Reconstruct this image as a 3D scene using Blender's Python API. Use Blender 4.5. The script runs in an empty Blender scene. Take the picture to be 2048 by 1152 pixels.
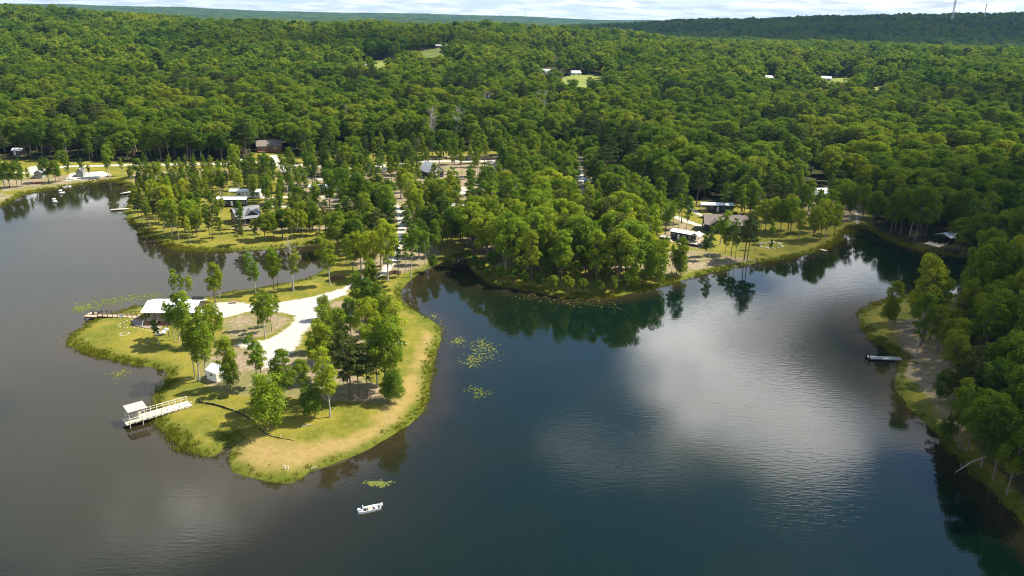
import bpy, math, random
import numpy as np
from mathutils import Matrix, Vector
R = math.radians
SC = bpy.context.scene
COL = SC.collection
# ------------------------------------------------------------------ camera
F0 = 1577.0; CAMH = 80.0; PITCH = R(18.9); ROLL = R(1.2)
Fw = np.array([0, math.cos(PITCH), -math.sin(PITCH)])
Rw = np.array([1.0, 0, 0]); Uw = np.array([0, math.sin(PITCH), math.cos(PITCH)])
CR = math.cos(ROLL) * Rw + math.sin(ROLL) * Uw
CU = -math.sin(ROLL) * Rw + math.cos(ROLL) * Uw
CAM = np.array([0, 0, CAMH])
cd = bpy.data.cameras.new('camera'); cam = bpy.data.objects.new('camera', cd); COL.objects.link(cam)
cd.sensor_width = 36; cd.lens = 36 * F0 / 2048; cd.clip_start = 1; cd.clip_end = 40000
cam.matrix_world = Matrix(((CR[0], CU[0], -Fw[0], 0), (CR[1], CU[1], -Fw[1], 0), (CR[2], CU[2], -Fw[2], CAMH), (0, 0, 0, 1)))
SC.camera = cam
# ------------------------------------------------------------------ light
SUN_AZ = math.atan2(1.0, 0.34); SUN_EL = R(50)      # azimuth from +Y towards +X
sdv = Vector((math.sin(SUN_AZ) * math.cos(SUN_EL), math.cos(SUN_AZ) * math.cos(SUN_EL), math.sin(SUN_EL)))
sl = bpy.data.lights.new('sun', 'SUN'); sl.energy = 5.0; sl.angle = R(0.5); sl.color = (1, .93, .79)
so = bpy.data.objects.new('sun', sl); COL.objects.link(so); so.rotation_euler = sdv.to_track_quat('Z', 'Y').to_euler()
W = bpy.data.worlds.new('World'); SC.world = W; W.use_nodes = True
SC.view_settings.view_transform = 'Standard'; SC.view_settings.look = 'None'
SC.view_settings.exposure = 1.0; SC.view_settings.gamma = 1
SC.cycles.max_bounces = 5; SC.cycles.diffuse_bounces = 2; SC.cycles.glossy_bounces = 3; SC.cycles.transmission_bounces = 3
SC.cycles.transparent_max_bounces = 6; SC.cycles.volume_bounces = 0; SC.cycles.caustics_reflective = False; SC.cycles.caustics_refractive = False
SC.cycles.sample_clamp_indirect = 4
SC.cycles.pixel_filter_type = 'BLACKMAN_HARRIS'; SC.cycles.filter_width = 1.0

class NT:
    """small node-tree writer"""
    def __init__(s, nt): s.nt = nt; nt.nodes.clear()
    def n(s, t, **kw):
        nd = s.nt.nodes.new(t)
        for k, v in kw.items():
            if k.startswith('i_'):
                key = k[2:]; nd.inputs[int(key) if key.isdigit() else key.replace('_', ' ')].default_value = v
            else: setattr(nd, k, v)
        return nd
    def l(s, a, b): s.nt.links.new(a, b)
    def math(s, op, a, b=None, c=None, clamp=False):
        nd = s.nt.nodes.new('ShaderNodeMath'); nd.operation = op; nd.use_clamp = clamp
        for i, v in enumerate((a, b, c)):
            if v is None: continue
            if hasattr(v, 'links'): s.l(v, nd.inputs[i])
            else: nd.inputs[i].default_value = v
        return nd.outputs[0]
    def mix(s, f, a, b, mode='MIX'):
        nd = s.nt.nodes.new('ShaderNodeMix'); nd.data_type = 'RGBA'; nd.blend_type = mode
        for i, v in ((0, f), (6, a), (7, b)):
            if hasattr(v, 'links'): s.l(v, nd.inputs[i])
            else: nd.inputs[i].default_value = (*v, 1) if isinstance(v, tuple) and len(v) == 3 else v
        return nd.outputs[2]
    def rng(s, v, a, b, c=0.0, d=1.0, smooth=True):
        nd = s.nt.nodes.new('ShaderNodeMapRange'); nd.interpolation_type = 'SMOOTHSTEP' if smooth else 'LINEAR'
        s.l(v, nd.inputs[0])
        for i, x in enumerate((a, b, c, d)): nd.inputs[i + 1].default_value = x
        return nd.outputs[0]
    def noise(s, vec, scale, detail=4, rough=.55, dist=0):
        nd = s.nt.nodes.new('ShaderNodeTexNoise')
        if vec is not None: s.l(vec, nd.inputs['Vector'])
        nd.inputs['Scale'].default_value = scale; nd.inputs['Detail'].default_value = detail
        nd.inputs['Roughness'].default_value = rough; nd.inputs['Distortion'].default_value = dist
        return nd.outputs[0]
    def attr(s, name):
        nd = s.nt.nodes.new('ShaderNodeAttribute'); nd.attribute_name = name; return nd.outputs['Fac']

# world: clear-sky model with a broken deck of clouds
t = NT(W.node_tree)
sky = t.n('ShaderNodeTexSky', sky_type='NISHITA', sun_disc=False, sun_elevation=SUN_EL, sun_rotation=SUN_AZ, altitude=1200, air_density=1.3, dust_density=0.0, ozone_density=3.5)
tc = t.n('ShaderNodeTexCoord'); sep = t.n('ShaderNodeSeparateXYZ'); t.l(tc.outputs['Generated'], sep.inputs[0])
zz = t.math('ADD', t.math('MAXIMUM', sep.outputs[2], 0.0), 0.09)
px = t.math('DIVIDE', sep.outputs[0], zz); py = t.math('DIVIDE', sep.outputs[1], zz)
cmb = t.n('ShaderNodeCombineXYZ'); t.l(px, cmb.inputs[0]); t.l(py, cmb.inputs[1])
pv = cmb.outputs[0]
nz = t.noise(pv, .9, 9, .56, .25)
def blob(cx, cy, rad, amp):
    d = t.n('ShaderNodeVectorMath', operation='DISTANCE'); t.l(pv, d.inputs[0]); d.inputs[1].default_value = (cx, cy, 0)
    return t.rng(d.outputs['Value'], rad, 0.0, 0.0, amp)
bias = None
for b in ((-.03, 1.98, .60, -.75), (.1, .3, 1.75, -.75), (.56, 1.9, .62, .46), (-1.0, 2.0, 1.3, .5), (.72, 1.17, .3, -.3), (.27, 1.56, .16, -.16), (-.62, 1.2, .6, .3), (.52, 1.45, .38, .36)):
    o = blob(*b); bias = o if bias is None else t.math('ADD', bias, o)
low = t.rng(sep.outputs[2], .22, .03, 0, .16)
cov = t.math('ADD', t.math('ADD', t.math('MULTIPLY_ADD', nz, 1.7, -.35), bias), low)
msk = t.rng(cov, .36, .70)
nz2 = t.noise(pv, 2.1, 7, .6, .3)
shade = t.rng(t.math('ADD', nz2, t.math('ADD', blob(.5, 1.85, .5, .24), blob(-1.1, 2.0, 1.4, -.5))), .34, .68)
ccol = t.mix(shade, (6.0, 6.1, 6.1), (25, 24.7, 24))
ccol = t.mix(t.rng(sep.outputs[2], .30, .0, 0, 1), ccol, t.mix(1.0, ccol, (.5, .5, .505), 'MULTIPLY'))
ccol = t.mix(t.rng(sep.outputs[2], .09, .0, 0, .55), ccol, (9.0, 9.2, 9.5))
hz = t.rng(sep.outputs[2], .10, .0, 0, .75)
skc = t.mix(hz, sky.outputs[0], (6.0, 7.0, 7.8))
fin = t.mix(msk, skc, ccol)
bg = t.n('ShaderNodeBackground'); bg.inputs[1].default_value = .082; t.l(fin, bg.inputs[0])
wo = t.n('ShaderNodeOutputWorld'); t.l(bg.outputs[0], wo.inputs[0])

# ------------------------------------------------------------------ pixel <-> world (to survey the photograph)
def ray(u, v):
    d = Fw * F0 + CR * (u - 1024) - CU * (v - 576); return d / np.linalg.norm(d)
def Pz(u, v, z=0.0):
    d = ray(u, v); k = (z - CAMH) / d[2]; p = CAM + d * k; return p
def project(p):
    q = np.asarray(p, float) - CAM; f = q @ Fw
    f = np.where(np.abs(f) < 1e-6, 1e-6, f)
    return 1024 + F0 * (q @ CR) / f, 576 - F0 * (q @ CU) / f, f

def hash2(i, j, s):
    h = np.sin(i * 127.1 + j * 311.7 + s * 74.7) * 43758.5453
    return h - np.floor(h)
def vnoise(x, y, s=0):
    i = np.floor(x); j = np.floor(y); a = x - i; b = y - j
    a = a * a * (3 - 2 * a); b = b * b * (3 - 2 * b)
    return (hash2(i, j, s) * (1 - a) + hash2(i + 1, j, s) * a) * (1 - b) + (hash2(i, j + 1, s) * (1 - a) + hash2(i + 1, j + 1, s) * a) * b
def sdf(x, y, poly):
    """signed distance, positive inside"""
    x = np.asarray(x, float); y = np.asarray(y, float); sh = x.shape; x = x.ravel(); y = y.ravel()
    d2 = np.full(x.shape, 1e18); ins = np.zeros(x.shape, bool); n = len(poly)
    for i in range(n):
        ax, ay = poly[i]; bx_, by_ = poly[(i + 1) % n]
        ex, ey = bx_ - ax, by_ - ay; L = ex * ex + ey * ey + 1e-12
        tt = np.clip(((x - ax) * ex + (y - ay) * ey) / L, 0, 1)
        d2 = np.minimum(d2, (x - ax - ex * tt) ** 2 + (y - ay - ey * tt) ** 2)
        if ay != by_:
            c = ((ay > y) != (by_ > y)) & (x < ex * (y - ay) / (ey if ey else 1e-9) + ax); ins ^= c
    d = np.sqrt(d2); return np.where(ins, d, -d).reshape(sh)

SHORE = [(-420,470),(-200,440),(-60,424),(0,412),(30,399),(50,388),(100,379),(160,370),(200,363),(235,362),(258,372),(268,385),(264,398),(252,412),
 (247,425),(255,440),(275,458),(300,475),(330,490),(360,500),(420,503),(480,502),(540,499),(590,495),(635,489),(652,490),(662,505),(657,525),(640,547),(610,560),(560,570),
 (510,579),(470,584),(430,591),(390,597),(340,604),(290,611),(255,619),(225,628),(205,636),(185,643),(165,655),(140,671),(135,690),(160,702),(200,714),(240,724),(290,733),(325,739),(333,752),(328,768),
 (310,790),(302,808),(303,830),(312,852),(335,872),(365,896),(395,909),(420,915),(440,906),(452,893),(456,880),(463,884),(463,900),(459,925),(466,945),(500,955),(545,965),(580,968),(602,957),(625,941),(660,932),(700,915),
 (750,893),(790,870),(820,850),(845,825),(858,790),(862,750),(870,715),(882,680),(880,655),(860,640),(835,625),(815,612),(802,600),(802,580),(815,565),(840,545),(880,526),(912,515),(926,511),
 (940,535),(960,555),(985,570),(1030,577),(1080,586),(1130,595),(1180,597),(1230,594),(1280,583),(1340,568),(1400,550),(1450,540),(1500,529),(1560,520),(1620,508),(1660,495),(1684,478),(1690,466),(1704,460),(1730,457),
 (1748,463),(1768,475),(1800,489),(1840,500),(1875,508),(1930,515),(1990,525),(2010,545),(1980,575),(1925,592),(1870,590),(1830,593),(1790,597),(1750,606),(1722,620),(1716,635),(1720,650),(1735,670),(1760,690),(1786,703),(1800,716),(1799,735),
 (1790,755),(1790,775),(1800,800),(1830,830),(1868,865),(1892,892),(1930,930),(1965,962),(2005,1000),(2048,1050),(2120,1120)]
LAKE = [tuple(Pz(u, v)[:2]) for u, v in SHORE] + [(100, 60), (150, -60), (120, -260), (-500, -260), (-520, 120), (-420, 250)]
def shore(x, y):
    """distance inland (+) / offshore (-)"""
    return -sdf(x, y, LAKE)
def ss(a, b, x):
    k = np.clip((x - a) / (b - a), 0, 1); return k * k * (3 - 2 * k)
def gau(x, y, cx, cy, sx, sy): return np.exp(-((x - cx) / sx) ** 2 - ((y - cy) / sy) ** 2)
def H(x, y, sd=None):
    x = np.asarray(x, float); y = np.asarray(y, float)
    if sd is None: sd = shore(x, y)
    w = .9 * (vnoise(x / 3.1, y / 3.1, 1) - .5) + 1.5 * (vnoise(x / 9, y / 9, 2) - .5)
    s = sd + w * np.exp(-np.abs(sd) / 14)
    land = .55 * (1 - np.exp(-np.maximum(s, 0) / 1.6)) + 1.5 * (1 - np.exp(-np.maximum(s, 0) / 35)) + .25 * (vnoise(x / 14, y / 14, 3) - .5) * ss(3, 12, s)
    bed = np.maximum(s * .22, -4)
    z = np.where(s > 0, land, bed)
    D = np.hypot(x, y)
    far = ss(380, 1250, y) * 34 * (1 - .42 * ss(-50, 700, x)) + ss(150, 500, np.abs(x) - 100) * 6 * ss(100, 400, y)
    far = far - 26 * ss(1350, 2300, D) * ss(0, 400, y)
    far = far + 50 * gau(x, y, -1250, 1450, 520, 560)
    far = far + 108 * gau(x, y, 1750, 2500, 1050, 480) + 46 * gau(x, y, 650, 2900, 600, 420) + 22 * gau(x, y, 1050, 1900, 420, 260)
    far = far + 12 * gau(x, y, -60, 1330, 300, 200)
    rid = 66 * np.exp(-((y - 8600 - .25 * x) / 900) ** 2) * (.75 + .5 * vnoise(x / 1800, y / 2500, 7)) + 26 * np.exp(-((y - 5600 + .2 * x) / 500) ** 2) * vnoise(x / 1300, 3, 8)
    rid = rid + 85 * gau(x, y, -7200, 9500, 3800, 1200)
    und = (9 * (vnoise(x / 240, y / 240, 4) - .5) + 4 * (vnoise(x / 90, y / 90, 5) - .5)) * ss(380, 800, D)
    und = und + 26 * (vnoise(x / 900, y / 900, 6) - .5) * ss(2000, 4200, D)
    k = ss(2, 30, sd)
    return z + (far + rid + und) * k
def G(u, v):
    """where the line of sight through a pixel of the photograph meets the ground"""
    d = ray(u, v); ts = np.geomspace(60, 14000, 700); p = CAM + d * ts[:, None]
    h = np.maximum(H(p[:, 0], p[:, 1]), 0); b = np.nonzero(p[:, 2] < h)[0]
    if not len(b): return p[-1]
    i = max(b[0], 1); a0 = p[i - 1, 2] - h[i - 1]; a1 = p[i, 2] - h[i]; f = a0 / (a0 - a1 + 1e-9)
    q = p[i - 1] + (p[i] - p[i - 1]) * f; q[2] = max(float(H(q[0], q[1])), 0); return q
def GP(l): return [tuple(G(u, v)[:2]) for u, v in l]
def strip(l, w):
    """a polygon along a surveyed line, w metres wide"""
    q = [np.array(G(u, v)[:2]) for u, v in l]; a = []; b = []
    for i, p in enumerate(q):
        d = q[min(i + 1, len(q) - 1)] - q[max(i - 1, 0)]; n = np.array([-d[1], d[0]]) / (np.linalg.norm(d) + 1e-9) * w / 2
        a.append(tuple(p + n)); b.append(tuple(p - n))
    return a + b[::-1]

GRAVEL = [strip([(980,322),(985,350),(1010,385),(1060,400),(1150,402),(1270,418)], 4), GP([(140,346),(205,342),(225,350),(180,358),(130,362)]), GP([(55,335),(75,330),(80,345),(60,352)]), strip([(590,335),(610,352),(660,362),(720,350)], 4.5), GP([(895,378),(930,374),(935,388),(900,392)]), GP([(420,612),(440,604),(470,603),(505,609),(570,603),(626,593),(690,575),(696,588),(662,600),(650,615),(651,632),(626,647),(604,671),(598,690),(585,705),(548,735),(526,738),(520,715),(505,700),(468,690),(490,680),(524,681),(551,671),(573,656),(590,640),(588,631),(560,625),(502,622),(445,637),(424,628)]),
  strip([(690,580),(725,560),(768,545),(786,520),(795,490),(805,455),(800,425),(780,400)], 3.2), strip([(800,425),(840,400),(870,385),(915,372)], 3.6), 
  strip([(-40,348),(60,345),(130,333),(250,330),(440,328),(520,325),(600,330),(700,336),(780,330),(860,322),(980,322),(1060,318),(1130,312),(1210,318)], 4.5),
  strip([(545,310),(560,330),(575,350)], 4), strip([(130,360),(180,352),(220,347)], 5), strip([(500,392),(540,396),(620,392),(680,398)], 3.6), strip([(500,412),(560,412),(640,418)], 4),
  strip([(1130,312),(1160,340),(1165,385),(1190,405),(1270,415),(1330,425),(1380,445),(1412,456)], 3.6), strip([(1370,408),(1400,430),(1430,437)], 2.5),
  strip([(1150,385),(1160,410),(1170,440)], 4.5), strip([(1712,420),(1714,434),(1716,448)], 1.3), strip([(1620,330),(1680,345),(1720,372)], 5),
  strip([(1120,162),(1160,161),(1205,162)], 8), strip([(650,455),(700,460),(760,470)], 3)]
DIRT = [GP([(860,312),(1000,310),(1130,308),(1200,325),(1180,380),(1280,430),(1200,440),(1000,430),(900,420),(860,380)]), GP([(560,330),(640,332),(690,345),(680,420),(600,410),(560,380)]), GP([(770,395),(830,405),(850,425),(838,470),(812,470),(795,440)]), GP([(445,640),(500,625),(560,628),(586,636),(570,655),(545,668),(500,678),(460,680)]), GP([(425,700),(470,690),(540,700),(600,700),(680,735),(740,760),(800,790),(770,808),(700,805),(640,800),(560,790),(500,790),(430,780),(395,765)]),
  GP([(660,600),(700,600),(790,640),(795,700),(740,740),(640,700),(620,660)]), GP([(1320,500),(1400,500),(1450,510),(1510,520),(1460,530),(1400,540),(1330,552),(1310,530)]), GP([(1330,440),(1360,440),(1420,470),(1400,500),(1330,480)]),
  GP([(1780,640),(1830,632),(1900,640),(1960,680),(1960,800),(1920,900),(1880,830),(1850,790),(1830,770),(1800,745),(1805,715),(1800,690),(1790,665)]),
  GP([(-60,400),(0,385),(30,392),(0,410),(-60,420)]), GP([(0,355),(120,350),(230,352),(210,362),(120,372),(40,380),(0,385)]), GP([(840,320),(910,318),(920,345),(890,370),(830,365)]), GP([(700,520),(860,470),(880,510),(820,545),(720,560)]),
  GP([(600,340),(840,340),(860,440),(700,440),(600,400)]), GP([(930,380),(1150,380),(1300,430),(1300,540),(1000,540),(920,480)]), strip([(460,455),(520,458),(600,455),(700,455)], 5), GP([(250,345),(420,338),(600,345),(600,360),(420,352),(270,365)]), GP([(1600,400),(1660,398),(1720,410),(1740,440),(1690,445),(1610,430)])]
STRAW = [GP([(466,925),(500,942),(580,952),(660,922),(738,886),(798,850),(836,800),(846,750),(856,715),(873,680),(862,662),(845,660),(830,690),(808,740),(792,790),(762,815),(728,852),(695,868),(600,880),(520,874),(478,872)]), GP([(1340,512),(1420,505),(1440,520),(1370,535)])]
FIELDS = [GP([(795,112),(850,102),(905,92),(905,114),(830,122)]), GP([(718,142),(726,125),(772,121),(780,140)]), GP([(1105,170),(1128,156),(1150,150),(1205,154),(1216,172),(1160,179)]), GP([(1618,178),(1636,160),(1695,157),(1722,168),(1690,182)]), GP([(1740,185),(1750,174),(1800,174),(1810,184)]), GP([(1860,138),(1862,132),(1890,132),(1890,138)]), GP([(1075,155),(1080,146),(1110,146),(1112,156)]), GP([(1515,165),(1520,157),(1552,157),(1552,166)]), GP([(1110,112),(1112,104),(1135,104),(1135,114)]), GP([(315,156),(318,149),(338,149),(340,156)])]
# ------------------------------------------------------------------ mesh helpers
def mesh_np(name, v, quads=None, tris=None, mats=(), smooth=False, mi=None):
    m = bpy.data.meshes.new(name); v = np.asarray(v, np.float32).reshape(-1, 3)
    q = np.asarray(quads if quads is not None else np.zeros((0, 4)), np.int32).reshape(-1, 4)
    tr = np.asarray(tris if tris is not None else np.zeros((0, 3)), np.int32).reshape(-1, 3)
    m.vertices.add(len(v)); m.vertices.foreach_set('co', v.ravel())
    nl = q.size + tr.size
    if nl:
        m.loops.add(nl); m.loops.foreach_set('vertex_index', np.concatenate([q.ravel(), tr.ravel()]))
        npoly = len(q) + len(tr); m.polygons.add(npoly)
        st = np.concatenate([np.arange(len(q)) * 4, q.size + np.arange(len(tr)) * 3]).astype(np.int32)
        m.polygons.foreach_set('loop_start', st)
        m.polygons.foreach_set('use_smooth', np.full(npoly, smooth))
        if mi is not None: m.polygons.foreach_set('material_index', np.asarray(mi, np.int32))
    for k in mats: m.materials.append(k)
    m.update(calc_edges=True); return m
def fattr(m, name, arr, typ='FLOAT'):
    a = m.attributes.new(name, typ, 'POINT'); a.data.foreach_set('vector' if typ == 'FLOAT_VECTOR' else 'value', np.asarray(arr, np.float32 if typ != 'INT' else np.int32).ravel())
def link(name, data, **props):
    o = bpy.data.objects.new(name, data); COL.objects.link(o)
    for k, v in props.items(): o[k] = v
    return o
def mat(name, col, rough=.7, metal=0, var=.12, scale=3.0, bump=0, spec=.4):
    m = bpy.data.materials.new(name); m.use_nodes = True; t = NT(m.node_tree)
    c = t.n('ShaderNodeTexCoord'); nz = t.noise(c.outputs['Object'], scale, 5, .6)
    f = t.rng(nz, .3, .7); a = tuple(x * (1 - var) for x in col); b = tuple(min(x * (1 + var), .95) for x in col)
    p = t.n('ShaderNodeBsdfPrincipled'); p.inputs['Roughness'].default_value = rough; p.inputs['Metallic'].default_value = metal; p.inputs['Specular IOR Level'].default_value = spec
    t.l(t.mix(f, a, b), p.inputs['Base Color'])
    if bump:
        bn = t.n('ShaderNodeBump'); bn.inputs['Strength'].default_value = bump; bn.inputs['Distance'].default_value = .05; t.l(nz, bn.inputs['Height']); t.l(bn.outputs[0], p.inputs['Normal'])
    o = t.n('ShaderNodeOutputMaterial'); t.l(p.outputs[0], o.inputs[0]); return m

# ------------------------------------------------------------------ ground
def axis(*segs):
    out = [segs[0][0]]
    for a, b, st in segs:
        n = max(1, int(round((b - a) / st))); out += list(a + (b - a) * (np.arange(n) + 1) / n)
    return out
def geo(a, b, s0, r):
    out = []; x = a; s = s0
    while x < b: x += s; s *= r; out.append(x)
    return out
xs = axis((-340, -240, 3), (-240, 240, 1.0), (240, 340, 3)); gx = geo(340, 15000, 5, 1.07)
xs = np.array([-a for a in gx[::-1]] + xs + gx)
ys = np.array([-500, -300, -200, -100, 0, 40, 60] + axis((70, 100, 3), (100, 330, 1.0), (330, 470, 1.5)) + geo(470, 16000, 3, 1.035))
X, Y = np.meshgrid(xs, ys); SD = shore(X, Y); Z = H(X, Y, SD)
nx, ny = len(xs), len(ys)
I = np.arange(nx * ny).reshape(ny, nx)
Q = np.stack([I[:-1, :-1], I[:-1, 1:], I[1:, 1:], I[1:, :-1]], -1).reshape(-1, 4)
def multi(polys, x, y):
    out = np.full(x.shape, -50.0)
    for p in polys:
        a = np.array(p); lo = a.min(0) - 12; hi = a.max(0) + 12
        k = (x > lo[0]) & (x < hi[0]) & (y > lo[1]) & (y < hi[1])
        if k.any(): out[k] = np.maximum(out[k], sdf(x[k], y[k], p))
    return out
OPEN = GP([(-420,440),(-300,322),(0,318),(60,320),(250,324),(440,322),(505,318),(512,302),(572,300),(590,318),(660,312),(700,300),(820,305),(860,300),(1000,302),(1120,300),(1200,312),(1215,340),(1190,380),(1290,395),(1390,402),(1480,404),(1560,400),(1605,388),(1640,380),(1725,378),(1745,420),(1750,460)]) + [tuple(Pz(1690,470)[:2]), (0, 60), (-300, 60)]
gm = bpy.data.materials.new('ground_cover'); gm.use_nodes = True
ground_mesh = mesh_np('ground', np.stack([X, Y, Z], -1), Q, mats=[gm], smooth=True)
fl = (X.ravel(), Y.ravel())
fattr(ground_mesh, 'sd', SD); fattr(ground_mesh, 'gravel', multi(GRAVEL, *fl)); fattr(ground_mesh, 'dirt', multi(DIRT, *fl)); fattr(ground_mesh, 'straw', multi(STRAW, *fl))
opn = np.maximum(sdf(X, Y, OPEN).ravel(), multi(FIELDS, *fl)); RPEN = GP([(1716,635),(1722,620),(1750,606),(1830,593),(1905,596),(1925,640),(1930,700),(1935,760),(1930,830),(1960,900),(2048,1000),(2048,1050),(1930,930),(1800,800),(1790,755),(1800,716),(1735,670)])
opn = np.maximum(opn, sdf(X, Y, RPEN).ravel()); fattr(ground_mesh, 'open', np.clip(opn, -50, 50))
link('ground', ground_mesh, kind='structure')
t = NT(gm.node_tree); c = t.n('ShaderNodeTexCoord').outputs['Object']
n1 = t.noise(c, .11, 6, .6); n2 = t.noise(c, .8, 6, .65); n3 = t.noise(c, 4.0, 4, .7)
lawn = t.mix(t.rng(n1, .35, .65), (.135, .150, .014), (.255, .222, .028)); lawn = t.mix(t.rng(n2, .42, .72, 0, .55), lawn, (.29, .23, .075))
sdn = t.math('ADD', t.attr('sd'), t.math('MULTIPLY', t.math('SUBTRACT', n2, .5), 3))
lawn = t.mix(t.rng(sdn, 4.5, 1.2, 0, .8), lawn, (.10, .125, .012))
straw = t.mix(t.rng(n2, .35, .7), (.40, .27, .11), (.27, .22, .06))
dirt = t.mix(t.rng(n2, .3, .7), (.22, .165, .095), (.37, .295, .19)); dirt = t.mix(t.rng(n1, .45, .62, 0, .75), dirt, (.17, .175, .045))
grv = t.mix(t.rng(n2, .35, .75), (.60, .57, .50), (.47, .435, .37)); grv = t.mix(t.rng(n3, .5, .72, 0, .5), grv, (.36, .33, .27)); grv = t.mix(t.rng(n1, .5, .7, 0, .4), grv, (.40, .33, .24))
wob = t.math('MULTIPLY', t.math('SUBTRACT', n2, .5), 3.2); wob1 = t.math('MULTIPLY', t.math('SUBTRACT', n1, .5), 9)
wobm = t.math('ADD', wob, wob1)
col = t.mix(t.rng(t.math('ADD', t.attr('straw'), wobm), -1.0, 3.0, 0, .9), lawn, straw)
col = t.mix(t.rng(t.math('ADD', t.attr('dirt'), wobm), -1.0, 1.5), col, dirt)
col = t.mix(t.rng(t.math('ADD', t.attr('gravel'), t.math('MULTIPLY', wob, 1.1)), -.5, .8), col, grv)
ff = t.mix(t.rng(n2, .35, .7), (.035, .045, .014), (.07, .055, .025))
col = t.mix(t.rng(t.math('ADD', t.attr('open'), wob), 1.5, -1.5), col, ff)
col = t.mix(t.rng(t.attr('sd'), .25, -.3), col, (.05, .045, .022))
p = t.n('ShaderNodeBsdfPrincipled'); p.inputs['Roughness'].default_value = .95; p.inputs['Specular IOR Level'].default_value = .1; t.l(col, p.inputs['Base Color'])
bn = t.n('ShaderNodeBump'); bn.inputs['Strength'].default_value = .9; bn.inputs['Distance'].default_value = .35; t.l(t.math('ADD', n3, n2), bn.inputs['Height']); t.l(bn.outputs[0], p.inputs['Normal'])
t.l(p.outputs[0], t.n('ShaderNodeOutputMaterial').inputs[0])

# meadows of the far hamlets, laid over the coarse far ground
fm = mat('meadow_grass', (.17, .20, .03), .95, 0, .25, .05)
for fp in FIELDS:
    a = np.array(fp); c0 = a.mean(0); n = len(a); V = [(*c0, 0)]; Q_ = []; T_ = []
    ed = np.concatenate([a[i] + (a[(i + 1) % n] - a[i]) * np.linspace(0, 1, 6)[:5, None] for i in range(n)]); m_ = len(ed)
    for q in (.34, .67, 1.0): V += [(*(c0 + (e - c0) * q), 0) for e in ed]
    V = np.array(V); V[:, 2] = H(V[:, 0], V[:, 1]) + .9
    T_ = [(0, 1 + i, 1 + (i + 1) % m_) for i in range(m_)]; Q_ = [(1 + j * m_ + i, 1 + (j + 1) * m_ + i, 1 + (j + 1) * m_ + (i + 1) % m_, 1 + j * m_ + (i + 1) % m_) for j in range(2) for i in range(m_)]
    link('field', mesh_np('field', V, Q_, T_, mats=[fm], smooth=True), kind='structure')
# ------------------------------------------------------------------ water
wx = np.array([-520, -440] + axis((-360, 240, 3))); wy = np.array([-260, -120, 0, 50] + axis((80, 400, 3)) + [430])
WX, WY = np.meshgrid(wx, wy); wi = np.arange(WX.size).reshape(WX.shape)
WQ = np.stack([wi[:-1, :-1], wi[:-1, 1:], wi[1:, 1:], wi[1:, :-1]], -1).reshape(-1, 4)
wm = bpy.data.materials.new('lake_water'); wm.use_nodes = True
wmesh = mesh_np('lake', np.stack([WX, WY, np.zeros(WX.shape)], -1), WQ, mats=[wm], smooth=True)
fattr(wmesh, 'sd', shore(WX, WY)); link('lake', wmesh, kind='structure')
t = NT(wm.node_tree); c = t.n('ShaderNodeTexCoord').outputs['Object']
nb = t.noise(c, .035, 5, .6); nn = t.noise(c, .14, 5, .6)
sdw = t.math('ADD', t.attr('sd'), t.math('MULTIPLY', t.math('SUBTRACT', nn, .5), 10))
deep = t.mix(t.rng(nb, .4, .65), (.0020, .0090, .0050), (.0042, .0098, .0040))
sx_ = t.n('ShaderNodeSeparateXYZ'); t.l(c, sx_.inputs[0]); silt = t.math('MULTIPLY', t.rng(sdw, -55, -4, 0, .7), t.rng(sx_.outputs[0], 12, -45))
wc = t.mix(silt, deep, (.026, .020, .009)); wc = t.mix(t.rng(sdw, -9, 0), wc, (.026, .020, .009))
p = t.n('ShaderNodeBsdfPrincipled'); p.inputs['Roughness'].default_value = .03; p.inputs['IOR'].default_value = 1.333; p.inputs['Specular IOR Level'].default_value = .75; t.l(wc, p.inputs['Base Color'])
def mapped(rot, sx, sy):
    m = t.n('ShaderNodeMapping'); m.inputs['Rotation'].default_value = (0, 0, rot); m.inputs['Scale'].default_value = (sx, sy, 1); t.l(c, m.inputs[0]); return m.outputs[0]
r1 = t.noise(mapped(.45, .35, 1.5), 1.0, 3, .55, .4); r2 = t.noise(mapped(-.7, .4, 1.3), 1.0, 3, .5, .3); r3 = t.noise(c, 3.2, 2, .5)
calm = t.rng(t.noise(c, .02, 3, .5), .36, .64, .15, 1.25); calm = t.math('MULTIPLY', calm, t.rng(t.attr('sd'), -3, -45, .3, 1.0))
hgt = t.math('MULTIPLY', t.math('ADD', t.math('ADD', r1, t.math('MULTIPLY', r2, .8)), t.math('MULTIPLY', r3, .25)), calm)
bp = Pz(738, 1018); dd = t.n('ShaderNodeVectorMath', operation='DISTANCE'); t.l(c, dd.inputs[0]); dd.inputs[1].default_value = (bp[0], bp[1], 0); dv = dd.outputs['Value']
wk = t.math('MULTIPLY', t.math('SINE', t.math('MULTIPLY', dv, 5.2)), t.rng(dv, 22, 2, 0, .16)); hgt = t.math('ADD', hgt, t.math('MULTIPLY', wk, t.rng(nn, .35, .65)))
bn = t.n('ShaderNodeBump'); bn.inputs['Strength'].default_value = 1.0; bn.inputs['Distance'].default_value = .016; t.l(hgt, bn.inputs['Height']); t.l(bn.outputs[0], p.inputs['Normal'])
t.l(p.outputs[0], t.n('ShaderNodeOutputMaterial').inputs[0])
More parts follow.
